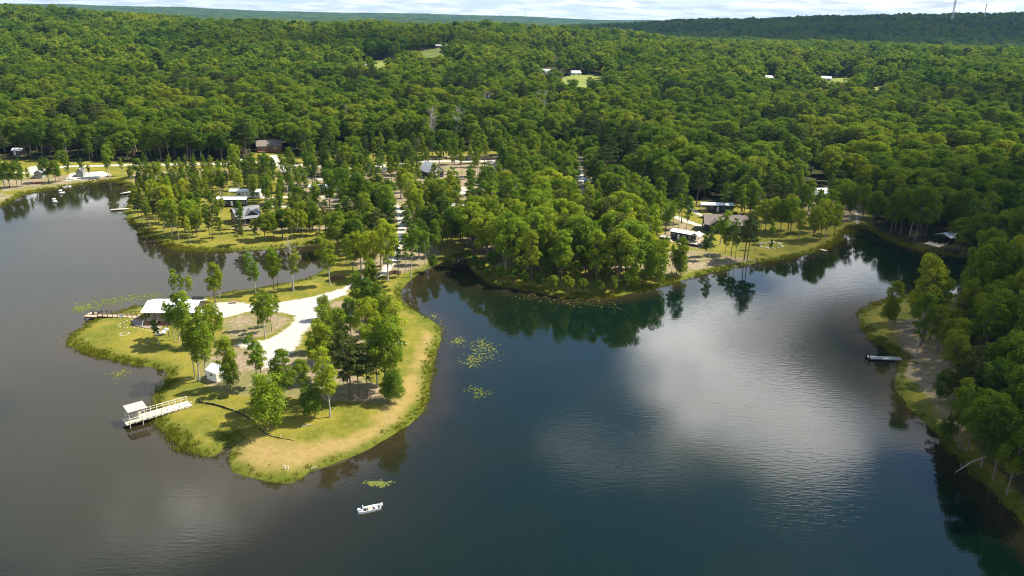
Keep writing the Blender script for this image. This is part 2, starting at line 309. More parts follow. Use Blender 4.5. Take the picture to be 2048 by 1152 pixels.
# ------------------------------------------------------------------ plants
def tube(pts, rad, n=5):
    pts = [np.array(p, float) for p in pts]; V = []; Fq = []
    for i, p in enumerate(pts):
        d = pts[min(i + 1, len(pts) - 1)] - pts[max(i - 1, 0)]; d = d / (np.linalg.norm(d) + 1e-9)
        a = np.cross(d, [0, 0, 1.0] if abs(d[2]) < .9 else [1.0, 0, 0]); a /= np.linalg.norm(a); b = np.cross(d, a)
        for k in range(n):
            an = 2 * math.pi * k / n; V.append(p + (a * math.cos(an) + b * math.sin(an)) * rad[i])
    for i in range(len(pts) - 1):
        for k in range(n): Fq.append((i * n + k, i * n + (k + 1) % n, (i + 1) * n + (k + 1) % n, (i + 1) * n + k))
    return np.array(V), np.array(Fq)
def cat(parts):
    V = []; Fq = []; o = 0
    for v, f in parts: V.append(np.asarray(v)); Fq.append(np.asarray(f) + o); o += len(v)
    return np.concatenate(V), np.concatenate(Fq)
def leaves(rg, cen, rad, n, size, squash=1.0, shell=(.55, 1.15), up=.35, asp=.62, rnd=.5):
    cen = np.array(cen); rad = np.array(rad); w = rad ** 2; k = rg.choice(len(cen), n, p=w / w.sum())
    d = rg.normal(size=(n, 3)); d /= np.linalg.norm(d, axis=1)[:, None]
    flip = (d[:, 2] < -.35) & (rg.random(n) < .7); d[flip, 2] *= -1
    q = rg.uniform(*shell, n)[:, None]; off = d * q * rad[k][:, None]; off[:, 2] *= squash
    p = cen[k] + off
    nm = d + rg.normal(size=(n, 3)) * rnd + np.array([0, 0, up]); nm /= np.linalg.norm(nm, axis=1)[:, None]
    a = np.cross(nm, rg.normal(size=(n, 3))); a /= np.linalg.norm(a, axis=1)[:, None]; b = np.cross(nm, a)
    s = (size * rg.uniform(.55, 1.35, n))[:, None]; fold = nm * s * rg.uniform(-.15, .25, n)[:, None]
    V = np.stack([p - a * s, p + b * s * asp + fold, p + a * s, p - b * s * asp + fold], 1).reshape(-1, 3)
    return V, np.arange(4 * n).reshape(n, 4)
def leafmat(name, lo, mid, hi, transl=.3, hueby=.5):
    m = bpy.data.materials.new(name); m.use_nodes = True; t = NT(m.node_tree)
    oi = t.n('ShaderNodeObjectInfo'); ge = t.n('ShaderNodeNewGeometry')
    pn = t.noise(oi.outputs['Location'], .011, 3, .6); f = t.math('ADD', t.math('MULTIPLY', oi.outputs['Random'], hueby), t.math('MULTIPLY', t.rng(pn, .32, .68), 1 - hueby))
    cr = t.n('ShaderNodeValToRGB'); t.l(f, cr.inputs[0]); e = cr.color_ramp.elements
    e[0].position = .12; e[0].color = (*lo, 1); e[1].position = .95; e[1].color = (*hi, 1); x = e.new(.52); x.color = (*mid, 1)
    cc = t.n('ShaderNodeTexCoord'); ln = t.noise(cc.outputs['Object'], .9, 3, .6)
    c1 = t.mix(t.rng(ln, .3, .7, .0, .5), cr.outputs[0], t.mix(1.0, cr.outputs[0], (1.45, 1.25, .9), 'MULTIPLY'))
    c1 = t.mix(1.0, c1, oi.outputs['Color'], 'MULTIPLY')
    d = t.n('ShaderNodeBsdfDiffuse'); t.l(c1, d.inputs[0]); tr = t.n('ShaderNodeBsdfTranslucent'); t.l(t.mix(1.0, c1, (1.1, 1.15, .6), 'MULTIPLY'), tr.inputs[0])
    mx = t.n('ShaderNodeMixShader'); mx.inputs[0].default_value = transl; t.l(d.outputs[0], mx.inputs[1]); t.l(tr.outputs[0], mx.inputs[2])
    t.l(mx.outputs[0], t.n('ShaderNodeOutputMaterial').inputs[0]); return m
M_LEAF = leafmat('broad_leaves', (.060, .118, .018), (.124, .192, .019), (.208, .246, .024), .42, .6)
M_PINE = leafmat('pine_needles', (.040, .060, .018), (.055, .078, .022), (.080, .092, .028), .15)
M_BARK = mat('bark', (.13, .105, .08), .9, var=.35, scale=6); M_GREYBARK = mat('weathered_bark', (.34, .30, .26), .9, var=.25, scale=5)
M_PALE = mat('pale_bark', (.36, .33, .28), .9, var=.25, scale=5)

def make_tree(kind, seed, lod=0):
    """unit: metres, about 15 m tall; returns (trunk V,F), (crown V,F)"""
    rg = np.random.default_rng(seed); Hh = 15.0; tr = []; cen = []; rad = []
    lean = rg.normal(size=2) * .35
    top = {'oak': .78, 'tall': .86, 'slim': .9, 'pine': .97, 'bush': .5, 'dead': .9}[kind] * Hh
    ax = lambda z: np.array([lean[0] * (z / Hh) ** 2 * 2, lean[1] * (z / Hh) ** 2 * 2, z])
    zs = np.linspace(-.4, top, 6); r0 = {'oak': .24, 'tall': .2, 'slim': .14, 'pine': .17, 'bush': .12, 'dead': .22}[kind]
    tr.append(tube([ax(z) for z in zs], [r0 * (1.25 if i == 0 else 1 - .8 * i / 5) for i in range(6)], 6))
    def limb(z, p, r=.07):
        a = ax(z); m = (a + p) / 2 + np.array([0, 0, -.25 * np.linalg.norm(p - a) * .3]); tr.append(tube([a, m, p], [r, r * .7, r * .25], 4))
    if kind == 'dead':
        for i in range(26):
            z = rg.uniform(.3, .88) * Hh; an = rg.uniform(0, 6.28); L = rg.uniform(1.4, 3.6) * (1.25 - z / Hh)*1.5
            p = ax(z) + np.array([math.cos(an) * L * .7, math.sin(an) * L * .7, L * rg.uniform(.5, 1.1)]); limb(z, p, .08)
            for j in range(4):
                s = ax(z) + (p - ax(z)) * rg.uniform(.45, 1); tr.append(tube([s, s + rg.normal(size=3) * [.6, .6, .4] + [0, 0, .7]], [.035, .012], 3))
        return cat(tr), None
    if kind == 'pine':
        for i in range(30 if lod == 0 else 16):
            z = Hh * (.36 + .62 * (i + rg.random()) / (30 if lod == 0 else 16)); an = i * 2.4 + rg.uniform(-.4, .4)
            L = (1.08 - z / Hh) ** .75 * 4.2 * rg.uniform(.6, 1.15) + .3
            for q in (.55, 1.0):
                cen.append(ax(z) + np.array([math.cos(an) * L * q, math.sin(an) * L * q, L * .12 * q])); rad.append(.55 + .22 * L * (1.2 - q * .4))
            if lod == 0: limb(z, cen[-1], .05)
        n, s = (3000, .27) if lod == 0 else (320, .95)
        return cat(tr), leaves(rg, cen, rad, n, s, .42, (.2, 1.1), .5, .4, .7)
    if kind == 'oak': nl, rx, z0, z1, lr = 27, 3.7, .36, .93, (.8, 1.75)
    elif kind == 'tall': nl, rx, z0, z1, lr = 24, 2.1, .32, .95, (.6, 1.3)
    elif kind == 'slim': nl, rx, z0, z1, lr = 17, 1.45, .42, .96, (.4, .95)
    else: nl, rx, z0, z1, lr = 24, 3.3, .12, .74, (1.0, 2.0)
    for i in range(nl):
        fz = (i + rg.random() * .9) / nl; z = Hh * (z0 + (z1 - z0) * fz)
        prof = math.sin(math.pi * (.16 + .72 * fz)) ** .8; an = i * 2.4 + rg.uniform(-.5, .5); r = rx * prof * rg.uniform(.35, 1.2)
        if i == nl - 1: r *= .2
        p = ax(min(z, top)) * [1, 1, 0] + np.array([math.cos(an) * r, math.sin(an) * r, z]); cen.append(p); rad.append(rg.uniform(*lr) * (.75 + .35 * prof))
        if lod == 0: limb(max(z - r * .9 - .8, Hh * .18), p, .085)
    n, s = {'oak': (5600, .25), 'tall': (3500, .23), 'slim': (1750, .22), 'bush': (4400, .26)}[kind]
    if lod == 1: n, s = n // 10, s * 2.7
    return cat(tr), leaves(rg, cen, rad, n, s, .82)

PROTO = {}   # kind -> list of (trunk mesh, crown mesh)
GROVE = bpy.data.collections.new('grove_sources'); NEAR = bpy.data.collections.new('near_forest_sources'); MIDC = bpy.data.collections.new('mid_forest_sources'); FARC = bpy.data.collections.new('far_forest_sources')
def joined(name, trunk, crown, mt, mc):
    (v1, f1), c2 = trunk, crown
    if c2 is None: return mesh_np(name, v1, f1, mats=[mt])
    v2, f2 = c2
    return mesh_np(name, np.concatenate([v1, v2]), np.concatenate([f1, f2 + len(v1)]), mats=[mt, mc], mi=np.concatenate([np.zeros(len(f1)), np.ones(len(f2))]))
NEAR_KIND = []
def reg(coll, me, color=(1, 1, 1, 1)):
    o = bpy.data.objects.new('s%03d' % len(bpy.data.objects), me); o.color = color; coll.objects.link(o)
for kind, cnt in (('oak', 5), ('tall', 4), ('slim', 4), ('pine', 3), ('bush', 2), ('dead', 2)):
    PROTO[kind] = []
    for i in range(cnt):
        a, b = make_tree(kind, 100 + i * 7 + len(kind) * 31)
        mb = M_GREYBARK if kind == 'dead' else (M_PALE if kind in ('tall', 'slim') and i % 2 else M_BARK); ml = M_PINE if kind == 'pine' else M_LEAF
        PROTO[kind].append((mesh_np('trunk', *a, mats=[mb], smooth=True), None if b is None else mesh_np('crown', *b, mats=[ml])))
        if kind != 'bush': jm = joined('near_tree', a, b, mb, ml); reg(NEAR, jm); reg(GROVE, jm, (1.4, 1.3, 1.1, 1)); NEAR_KIND.append(kind)
MID_KIND = []
for kind, cnt in (('oak', 5), ('tall', 2), ('pine', 2)):
    for i in range(cnt):
        a, b = make_tree(kind, 300 + i * 11 + len(kind), 1); ml = M_PINE if kind == 'pine' else M_LEAF
        reg(MIDC, joined('mid_tree', a, b, M_BARK, ml)); MID_KIND.append(kind)
for i in range(4):
    rg = np.random.default_rng(900 + i); cen = []; rad = []
    for gx_ in range(7):
        for gy_ in range(7):
            h = rg.uniform(9, 15); cen.append(((gx_ - 3 + rg.uniform(-.5, .5)) * 9.5, (gy_ - 3 + rg.uniform(-.5, .5)) * 9.5, h)); rad.append(rg.uniform(3.6, 5.4))
    v, f = leaves(rg, cen, rad, 2200, 1.9, .9, (.8, 1.05), .3)
    reg(FARC, mesh_np('far_patch', v, f, mats=[M_LEAF]))

def scatter(name, coll, P, idx, rz, sc, **props):
    m = bpy.data.meshes.new(name); m.vertices.add(len(P)); m.vertices.foreach_set('co', np.asarray(P, np.float32).ravel())
    fattr(m, 'idx', idx, 'INT'); fattr(m, 'rz', rz); fattr(m, 'sc', sc, 'FLOAT_VECTOR')
    o = link(name, m, **props); ng = bpy.data.node_groups.new(name, 'GeometryNodeTree')
    ng.interface.new_socket('Geometry', in_out='INPUT', socket_type='NodeSocketGeometry'); ng.interface.new_socket('Geometry', in_out='OUTPUT', socket_type='NodeSocketGeometry')
    N = ng.nodes.new; L = ng.links.new; gi = N('NodeGroupInput'); go = N('NodeGroupOutput'); ip = N('GeometryNodeInstanceOnPoints'); ci = N('GeometryNodeCollectionInfo')
    ci.inputs['Collection'].default_value = coll; ci.inputs['Separate Children'].default_value = True; ci.inputs['Reset Children'].default_value = True
    ip.inputs['Pick Instance'].default_value = True
    def at(nm, ty): a = N('GeometryNodeInputNamedAttribute'); a.data_type = ty; a.inputs[0].default_value = nm; return a.outputs[0]
    cx = N('ShaderNodeCombineXYZ'); L(at('rz', 'FLOAT'), cx.inputs[2])
    L(gi.outputs[0], ip.inputs['Points']); L(ci.outputs[0], ip.inputs['Instance']); L(at('idx', 'INT'), ip.inputs['Instance Index']); L(cx.outputs[0], ip.inputs['Rotation']); L(at('sc', 'FLOAT_VECTOR'), ip.inputs['Scale']); L(ip.outputs[0], go.inputs[0])
    md = o.modifiers.new('scatter', 'NODES'); md.node_group = ng; return o
def jgrid(rg, x0, x1, y0, y1, sp, j=.42):
    a = np.arange(x0, x1, sp); b = np.arange(y0, y1, sp * .87); A, B = np.meshgrid(a, b); A = A + (np.arange(len(b)) % 2)[:, None] * sp / 2
    return (A + rg.uniform(-j, j, A.shape) * sp).ravel(), (B + rg.uniform(-j, j, B.shape) * sp).ravel()
def inview(x, y, z, m=120, top=20):
    u, v, f = project(np.stack([x, y, z + 8], -1)); return (f > 5) & (u > -m) & (u < 2048 + m) & (v < 1152 + m) & (v > -400)

# --- trees surveyed one by one on the photograph: base pixel, pixel of the top, species
HAND = [(352,606,540,'slim'),(365,604,552,'slim'),(380,606,548,'slim'),(338,674,605,'slim'),(366,692,588,'tall'),(462,774,722,'bush'),(345,668,630,'slim'),(318,690,640,'slim'),(431,606,530,'tall'),(440,603,545,'slim'),(512,588,508,'tall'),(548,580,498,'tall'),(556,578,505,'slim'),(587,582,482,'dead'),(585,581,500,'slim'),(660,570,470,'tall'),
 (530,675,580,'tall'),(518,657,592,'slim'),(543,661,588,'slim'),(556,650,590,'slim'),(359,684,590,'slim'),(350,680,610,'slim'),(399,763,618,'tall'),(390,757,640,'slim'),(412,752,650,'tall'),(430,692,612,'oak'),(443,686,622,'slim'),(456,776,678,'tall'),(462,772,700,'slim'),
 (516,778,665,'slim'),(524,772,690,'slim'),(541,860,765,'bush'),(530,838,752,'tall'),(566,812,700,'tall'),(552,800,735,'slim'),(605,797,722,'tall'),(622,836,772,'bush'),(661,834,702,'tall'),(640,765,655,'tall'),(655,755,640,'tall'),(628,742,650,'tall'),
 (704,800,668,'pine'),(718,793,680,'pine'),(735,795,690,'pine'),(698,792,690,'pine'),(770,785,640,'oak'),(755,775,650,'tall'),(783,770,665,'tall'),(790,806,745,'bush'),(775,800,757,'bush'),
 (690,722,620,'tall'),(735,718,600,'oak'),(778,722,610,'tall'),(662,702,612,'tall'),(768,690,585,'tall'),(702,668,600,'oak'),(745,672,600,'tall'),(716,625,545,'tall'),(743,622,520,'tall'),(752,622,530,'pine'),(771,660,596,'tall'),(730,640,560,'tall'),(760,640,570,'tall'),(650,640,596,'bush'),
 (692,526,470,'tall'),(705,545,480,'oak'),(722,540,462,'tall'),(700,500,440,'oak'),(742,555,465,'oak'),(776,562,450,'tall'),(762,540,440,'tall'),(797,553,462,'slim'),(822,556,450,'slim'),(812,545,470,'slim'),(850,530,462,'tall'),(838,512,440,'oak'),(870,515,440,'tall'),(885,500,440,'oak'),(865,545,520,'bush'),
 (740,470,390,'tall'),(775,460,372,'oak'),(720,440,350,'oak'),(690,430,338,'oak'),(660,425,340,'tall'),(838,470,380,'oak'),(826,440,350,'tall'),
 # cabin shore
 (270,425,375,'slim'),(285,440,385,'pine'),(300,455,400,'slim'),(318,450,380,'pine'),(330,462,402,'tall'),(335,445,372,'oak'),(345,470,400,'tall'),(358,480,425,'slim'),(380,487,432,'slim'),(385,470,402,'oak'),(400,468,425,'slim'),(415,455,412,'slim'),(440,475,435,'tall'),(476,490,440,'pine'),(485,488,450,'slim'),(510,478,440,'tall'),(530,480,430,'oak'),(548,480,425,'oak'),(565,475,420,'oak'),(585,478,420,'tall'),(605,475,420,'oak'),(620,470,430,'oak'),(640,470,415,'tall'),(310,420,360,'oak'),(340,420,355,'tall'),(370,420,360,'oak'),(395,420,360,'pine'),(350,400,340,'pine'),(400,400,345,'tall'),(420,392,340,'oak'),(480,392,330,'tall'),(510,396,350,'oak'),(560,420,385,'slim'),(595,425,375,'oak'),(630,430,370,'tall'),(575,385,330,'tall'),(540,372,325,'tall'),(600,380,335,'oak'),(500,365,325,'slim'),(470,350,290,'oak'),(580,345,295,'tall'),(440,365,320,'slim'),(385,360,318,'pine'),(310,370,325,'oak'),(280,385,345,'tall'),(292,395,350,'oak'),
 # left bank
 (10,378,322,'tall'),(20,376,325,'oak'),(35,375,322,'tall'),(45,374,330,'tall'),(58,372,335,'slim'),(98,366,318,'oak'),(112,366,322,'oak'),(120,364,330,'tall'),(138,362,322,'slim'),(167,358,318,'slim'),(180,357,330,'slim'),(219,355,290,'tall'),(215,353,310,'slim'),(245,352,318,'slim'),(262,365,330,'tall'),(275,355,318,'oak'),
 # right shore meadow
 (1343,548,490,'slim'),(1352,556,478,'tall'),(1360,550,510,'bush'),(1412,512,470,'tall'),(1418,520,455,'slim'),(1450,508,455,'tall'),(1462,512,440,'slim'),(1470,520,455,'slim'),(1488,520,425,'pine'),(1494,524,432,'pine'),(1440,490,422,'tall'),(1511,500,460,'slim'),(1540,508,480,'slim'),(1541,488,440,'slim'),(1373,458,395,'tall'),(1345,462,400,'slim'),(1357,455,390,'slim'),(1330,470,400,'oak'),(1530,465,400,'oak'),(1545,462,395,'tall'),(1560,466,400,'oak'),(1580,470,398,'oak'),(1576,460,390,'tall'),(1598,480,420,'tall'),(1625,485,415,'oak'),(1640,480,400,'oak'),(1650,478,410,'tall'),(1630,465,380,'tall'),(1668,470,410,'oak'),(1655,455,380,'tall'),(1672,440,375,'slim'),(1682,440,362,'oak'),(1697,445,370,'tall'),(1725,440,370,'slim'),(1745,452,385,'oak'),(1600,440,370,'oak'),(1615,430,360,'tall'),(1780,470,390,'oak'),(1800,470,380,'oak'),(1820,468,385,'tall'),(1850,475,390,'oak'),(1840,462,370,'oak'),
 (1280,555,490,'slim'),(1292,560,470,'slim'),(1300,548,480,'bush'),(1320,550,475,'slim'),(1265,575,530,'bush'),(1310,570,490,'bush'),
 (950,540,520,'bush'),(962,552,528,'bush'),(978,563,540,'bush'),(1000,566,542,'bush'),(1025,570,545,'bush'),(1050,574,552,'bush'),(1078,578,556,'bush'),(1105,584,560,'bush'),(1135,588,562,'bush'),(1165,590,566,'bush'),(1195,590,568,'bush'),(1225,588,562,'bush'),(1250,582,556,'bush'),(1285,574,548,'bush'),(1095,560,530,'bush'),(1150,568,535,'bush'),(1040,556,525,'bush'),(1210,566,530,'bush'),(985,545,515,'bush'),
 # right spit
 (1895,762,660,'oak'),(1900,832,720,'pine'),(1912,872,760,'tall'),(1935,902,780,'oak'),(1962,935,790,'oak'),(1925,852,720,'pine'),(1905,738,640,'oak'),(1985,962,820,'oak'),(1890,722,640,'tall'),(2012,992,840,'oak'),(1880,800,745,'bush'),(1890,880,835,'bush'),(1868,655,575,'tall'),(1838,640,560,'oak'),
 (1781,650,564,'tall'),(1778,648,600,'bush'),(1832,710,590,'tall'),(1842,690,520,'tall'),(1850,670,530,'tall'),(1858,680,545,'oak'),(1873,706,615,'tall'),(1882,700,640,'slim'),(1870,640,570,'oak'),(1828,650,590,'tall'),(1915,600,535,'slim'),(1952,605,460,'oak'),(1965,640,480,'oak'),(1990,650,490,'oak'),(2015,640,480,'oak'),(1930,660,580,'oak'),(1950,700,590,'oak'),(1980,720,585,'oak'),(2010,740,600,'oak'),(2040,740,580,'oak'),(1925,720,640,'tall'),(1915,800,705,'pine'),(1930,815,700,'pine'),(1955,790,690,'oak'),(1985,800,680,'oak'),(2020,810,670,'oak'),(2050,820,680,'oak'),(1945,850,730,'tall'),(1968,868,720,'tall'),(1995,860,730,'oak'),(2010,900,740,'tall'),(2035,880,740,'oak'),(2035,940,780,'tall'),(2060,930,760,'oak'),(2070,1000,800,'oak'),(2095,880,730,'oak'),(2100,960,780,'oak'),(1920,760,690,'oak'),(1905,690,620,'oak'),(1940,640,540,'oak'),(2030,700,540,'oak'),(2080,760,600,'oak'),(2060,680,520,'oak')]
TREES = []   # (x, y, z, height, kind, tag)
def add_tree(u, v, vt, kind):
    g = G(u, v); s, _, _ = None, 0, 0
    lo, hi = 1.0, 40.0
    for _ in range(18):
        m = (lo + hi) / 2; vv = project(g + np.array([0, 0, m]))[1]
        if vv > vt: lo = m
        else: hi = m
    TREES.append((g[0], g[1], g[2], lo * (1.06 if kind not in ('bush',) else 1.45), kind))
for h in HAND: add_tree(*h)
rg = np.random.default_rng(5)
KEEP = []   # (x, y, r) buildings to keep clear
def clear(u, v, r): g = G(u, v); KEEP.append((g[0], g[1], r))
for q in ((463,408,8),(490,392,8),(495,440,9),(1435,418,9),(1460,455,10),(1368,478,8),(540,300,9),(873,350,9),(76,352,5),(160,350,5),(34,308,5),(1637,395,9),(1712,398,6),(530,412,4),(911,378,4),(630,382,8),(622,350,5),(476,330,5),(762,342,5),(437,745,5),(345,630,10),(1895,485,9),(675,556,5),(1545,490,6),(855,330,6),(885,335,6),(866,362,7),(880,370,6),(470,420,7),(500,420,6),(1385,500,6),(1350,495,6)): clear(*q)
def keepout(x, y):
    k = np.zeros(x.shape, bool)
    for a, b, r in KEEP: k |= (x - a) ** 2 + (y - b) ** 2 < r * r
    return k
# lines of sight the photograph leaves open: pixel box -> trees standing in front of it are thinned
SIGHT = [(850,322,892,360),(776,392,845,470),(772,470,802,552),(835,310,985,328),(512,278,568,306),(1392,402,1474,428),(1404,424,1516,470),(1330,452,1414,502),(1612,366,1664,404),(1700,376,1724,450),(516,402,548,420),(428,378,526,416),(456,414,526,452),(556,306,605,350),(1850,462,1940,502),(0,296,232,362),(130,320,450,336),(606,340,665,392),(1290,415,1420,462),(1512,445,1665,520),(900,362,960,388),(1158,366,1200,380),(745,332,780,350),(1230,300,1300,330),
 (866,84,902,98),(798,96,902,116),(722,124,772,140),(1080,138,1108,152),(1108,150,1212,172),(1520,146,1550,164),(1636,150,1700,176),(1748,172,1806,184),(314,146,340,155),(1860,131,1892,139),(1108,103,1136,114),(1620,330,1640,345)]
_sd = []
for b in SIGHT: g = G((b[0] + b[2]) / 2, b[3]); _sd.append(float(np.hypot(g[0], g[1])))
def blocks(x, y, z, h):
    x, y, z, h = (np.atleast_1d(np.asarray(q, float)) for q in (x, y, z, h)); D = np.hypot(x, y)
    u, vt, f = project(np.stack([x, y, z + h * .93], -1)); _, vb, _ = project(np.stack([x, y, z + h * .38], -1)); w = F0 * .2 * h / np.maximum(f, 5); out = np.zeros(x.shape, bool)
    for b, d in zip(SIGHT, _sd): out |= (D < d - 1) & (u + w > b[0]) & (u - w < b[2]) & (vb > b[1]) & (vt < b[3])
    return out
ZONES = [  # polygon, spacing, height range, species weights
 ([(940,538),(1000,570),(1100,585),(1230,583),(1320,558),(1325,480),(1290,430),(1160,410),(1000,410),(900,425),(870,445),(900,500)], 6.0, (14, 21), ('oak','tall','tall','slim','oak','pine','slim')),
 ([(600,470),(655,482),(700,560),(800,552),(900,508),(862,425),(900,345),(860,312),(600,322),(560,330),(600,400)], 7.0, (11, 16), ('oak','tall','tall','slim','pine','slim')),
 ([(255,425),(300,468),(480,492),(640,480),(600,345),(430,345),(290,350),(272,385)], 5.8, (8, 13), ('tall','slim','slim','tall','pine')),
 ([(1325,545),(1330,470),(1290,405),(1390,404),(1600,392),(1740,384),(1750,452),(1690,458),(1640,480),(1500,470),(1400,440)], 10.5, (14, 19), ('oak','tall','slim','tall','pine')),
 ([(-420,430),(-60,400),(60,370),(240,352),(440,342),(440,333),(-300,340)], 14, (7, 11), ('oak','tall','slim')),
 ([(860,312),(1000,308),(1120,304),(1200,318),(1190,378),(1290,420),(1160,410),(1000,410),(900,425),(900,350)], 6.9, (11, 17), ('tall','tall','slim','oak'))]
hand_xy = np.array([(a[0], a[1]) for a in TREES])
NH = len(TREES)
for poly, sp, hr, kinds in ZONES:
    pw = GP(poly); a = np.array(pw); x, y = jgrid(rg, a[:, 0].min(), a[:, 0].max(), a[:, 1].min(), a[:, 1].max(), sp)
    k = (sdf(x, y, pw) > 0) & (shore(x, y) > 2.0) & ~keepout(x, y) & (multi(GRAVEL, x, y) < -1.2)
    x, y = x[k], y[k]
    for i in range(len(x)):
        if len(hand_xy) and ((hand_xy - (x[i], y[i])) ** 2).sum(1).min() < (sp * .62) ** 2: continue
        zz_, hh_ = float(H(x[i], y[i])), rg.uniform(*hr); kd = kinds[rg.integers(len(kinds))]
        if blocks(x[i], y[i], zz_, hh_)[0]:
            if rg.random() < .55: continue
            kd = 'slim'
        TREES.append((x[i], y[i], zz_, hh_, kd))
# --- the closed wood
x, y = jgrid(rg, -800, 800, 120, 760, 8.0)
sdp = shore(x, y); k = (sdp > 2.5) & (sdf(x, y, OPEN) < -1) & (multi(FIELDS, x, y) < -4) & (sdf(x, y, RPEN) < 0) & (multi(GRAVEL, x, y) < -1.5) & ~keepout(x, y)
x, y = x[k], y[k]; z = H(x, y); k = inview(x, y, z, 260); x, y, z = x[k], y[k], z[k]
k = np.array([((hand_xy - (a, b)) ** 2).sum(1).min() > 12 for a, b in zip(x, y)]); x, y, z = x[k], y[k], z[k]
k = ~(blocks(x, y, z, 17) & (rg.random(len(x)) < .9)); x, y, z = x[k], y[k], z[k]
wood_kinds = ['oak'] * 9 + ['tall'] * 6 + ['pine'] * 3 + ['slim', 'dead', 'dead']
pat = vnoise(x / 45, y / 45, 21)
NW = len(TREES)
for i in range(len(x)):
    kd = wood_kinds[rg.integers(len(wood_kinds))]
    if kd == 'dead' and not (380 < y[i] < 640 and -140 < x[i] < 30 and pat[i] > .45): kd = 'oak'
    if pat[i] > .74 and rg.random() < .6: kd = 'pine'
    TREES.append((x[i], y[i], z[i], rg.uniform(11.5, 22.5) * (.85 + .3 * pat[i]), kd))
# largest in the picture first
TA = np.array([(a[0], a[1], a[2], a[3]) for a in TREES])
u_, v_, f_ = project(TA[:, :3] + np.array([0, 0, 6])); size = TA[:, 3] / f_
vis = (f_ > 5) & (u_ > -10) & (u_ < 2058) & (v_ < 1160)
score = np.where(vis, size, 0); score[:NH] *= np.where(vis[:NH], 1.6, 0)
order = np.argsort(-score); INDIV = [int(i) for i in order[:296] if vis[i]]; inset = set(INDIV)
rest = [i for i in range(len(TREES)) if i not in inset]
by = {k: [i for i, q in enumerate(NEAR_KIND) if q == k] for k in set(NEAR_KIND)}; by['bush'] = by['oak']
P = TA[rest, :3]; idx = [by[TREES[i][4]][rg.integers(len(by[TREES[i][4]]))] for i in rest]; s = TA[rest, 3] / 15.0
wide = rg.uniform(1.0, 1.4, len(rest))
fo_p, fo_i, fo_s = P, idx, np.stack([s * wide, s * wide, s], -1)
zn = np.array([i < NW for i in rest]); fo_i = np.array(fo_i); rr_ = rg.uniform(0, 6.28, len(P))
scatter('forest', GROVE, fo_p[zn], fo_i[zn], rr_[zn], fo_s[zn] * [.85, .85, 1], kind='stuff', label='light green grove between the cabins and gravel roads', category='forest')
fo_p, fo_i, fo_s, rr_ = fo_p[~zn], fo_i[~zn], fo_s[~zn], rr_[~zn]
scatter('forest', NEAR, fo_p, fo_i, rr_, fo_s, kind='stuff', label='closed broadleaf wood stretching back from behind the cabins and lake shore', category='forest')
# --- middle distance and far woods
x, y = jgrid(rg, -2700, 2700, 740, 3300, 10.2); k = inview(x, y, np.full(x.shape, 30.0), 150); x, y = x[k], y[k]
k = (np.hypot(x, y) < 3300) & (multi(FIELDS, x, y) < -3) & (multi(GRAVEL, x, y) < -2) & (vnoise(x / 130, y / 130, 31) > .07); x, y = x[k], y[k]; z = H(x, y); k = ~(blocks(x, y, z, 18) & (rg.random(len(x)) < .93)); x, y, z = x[k], y[k], z[k]
mk = {q: [i for i, w in enumerate(MID_KIND) if w == q] for q in set(MID_KIND)}
pat = vnoise(x / 60, y / 60, 22); r_ = rg.random(len(x)); idx = np.where(r_ < .8, rg.integers(0, 5, len(x)), np.where(r_ < .93, rg.integers(5, 7, len(x)), 7 + rg.integers(0, 2, len(x))))
s = rg.uniform(.75, 1.6, len(x)) * (.8 + .4 * pat); wd = rg.uniform(1.1, 1.5, len(x))
scatter('forest', MIDC, np.stack([x, y, z], -1), idx, rg.uniform(0, 6.28, len(x)), np.stack([s * wd, s * wd, s], -1), kind='stuff', label='wooded hills and ridge beyond the lakeside wood', category='forest')
x, y = jgrid(rg, -10500, 10500, 3100, 12500, 58, .2); k = inview(x, y, np.full(x.shape, 30.0), 120) & (np.hypot(x, y) > 3250) & (vnoise(x / 500, y / 260, 33) > .13); x, y = x[k], y[k]; z = H(x, y)
s = rg.uniform(.95, 1.15, len(x))
scatter('forest', FARC, np.stack([x, y, z], -1), rg.integers(0, 4, len(x)), rg.uniform(0, 6.28, len(x)), np.stack([s, s, s], -1), kind='stuff', label='far blue woods reaching to the horizon', category='forest')

# --- shore grass
def tuft(seed, n, h, w, spread):
    rg = np.random.default_rng(seed); V = []; T = []
    for i in range(n):
        b = rg.normal(size=2) * spread; an = rg.uniform(0, 6.28); d = np.array([math.cos(an), math.sin(an)]) * w; ln = rg.normal(size=2) * .22 * h; hh = h * rg.uniform(.6, 1.2)
        V += [(b[0] - d[0], b[1] - d[1], -.1), (b[0] + d[0], b[1] + d[1], -.1), (b[0] + ln[0], b[1] + ln[1], hh)]; T.append((3 * i, 3 * i + 1, 3 * i + 2))
    return np.array(V), np.array(T)
M_REED = leafmat('shore_grass_blades', (.085, .115, .010), (.135, .150, .012), (.21, .185, .022), .3, .55)
REED = bpy.data.collections.new('shore_grass_sources')
for i in range(4):
    v, f = tuft(50 + i, 26, .8, .055, .33); reg(REED, mesh_np('tuft', v, None, f, mats=[M_REED]))
x, y = jgrid(rg, -250, 250, 95, 430, .62, .5)
k = inview(x, y, np.zeros(x.shape), 60, 0); x, y = x[k], y[k]
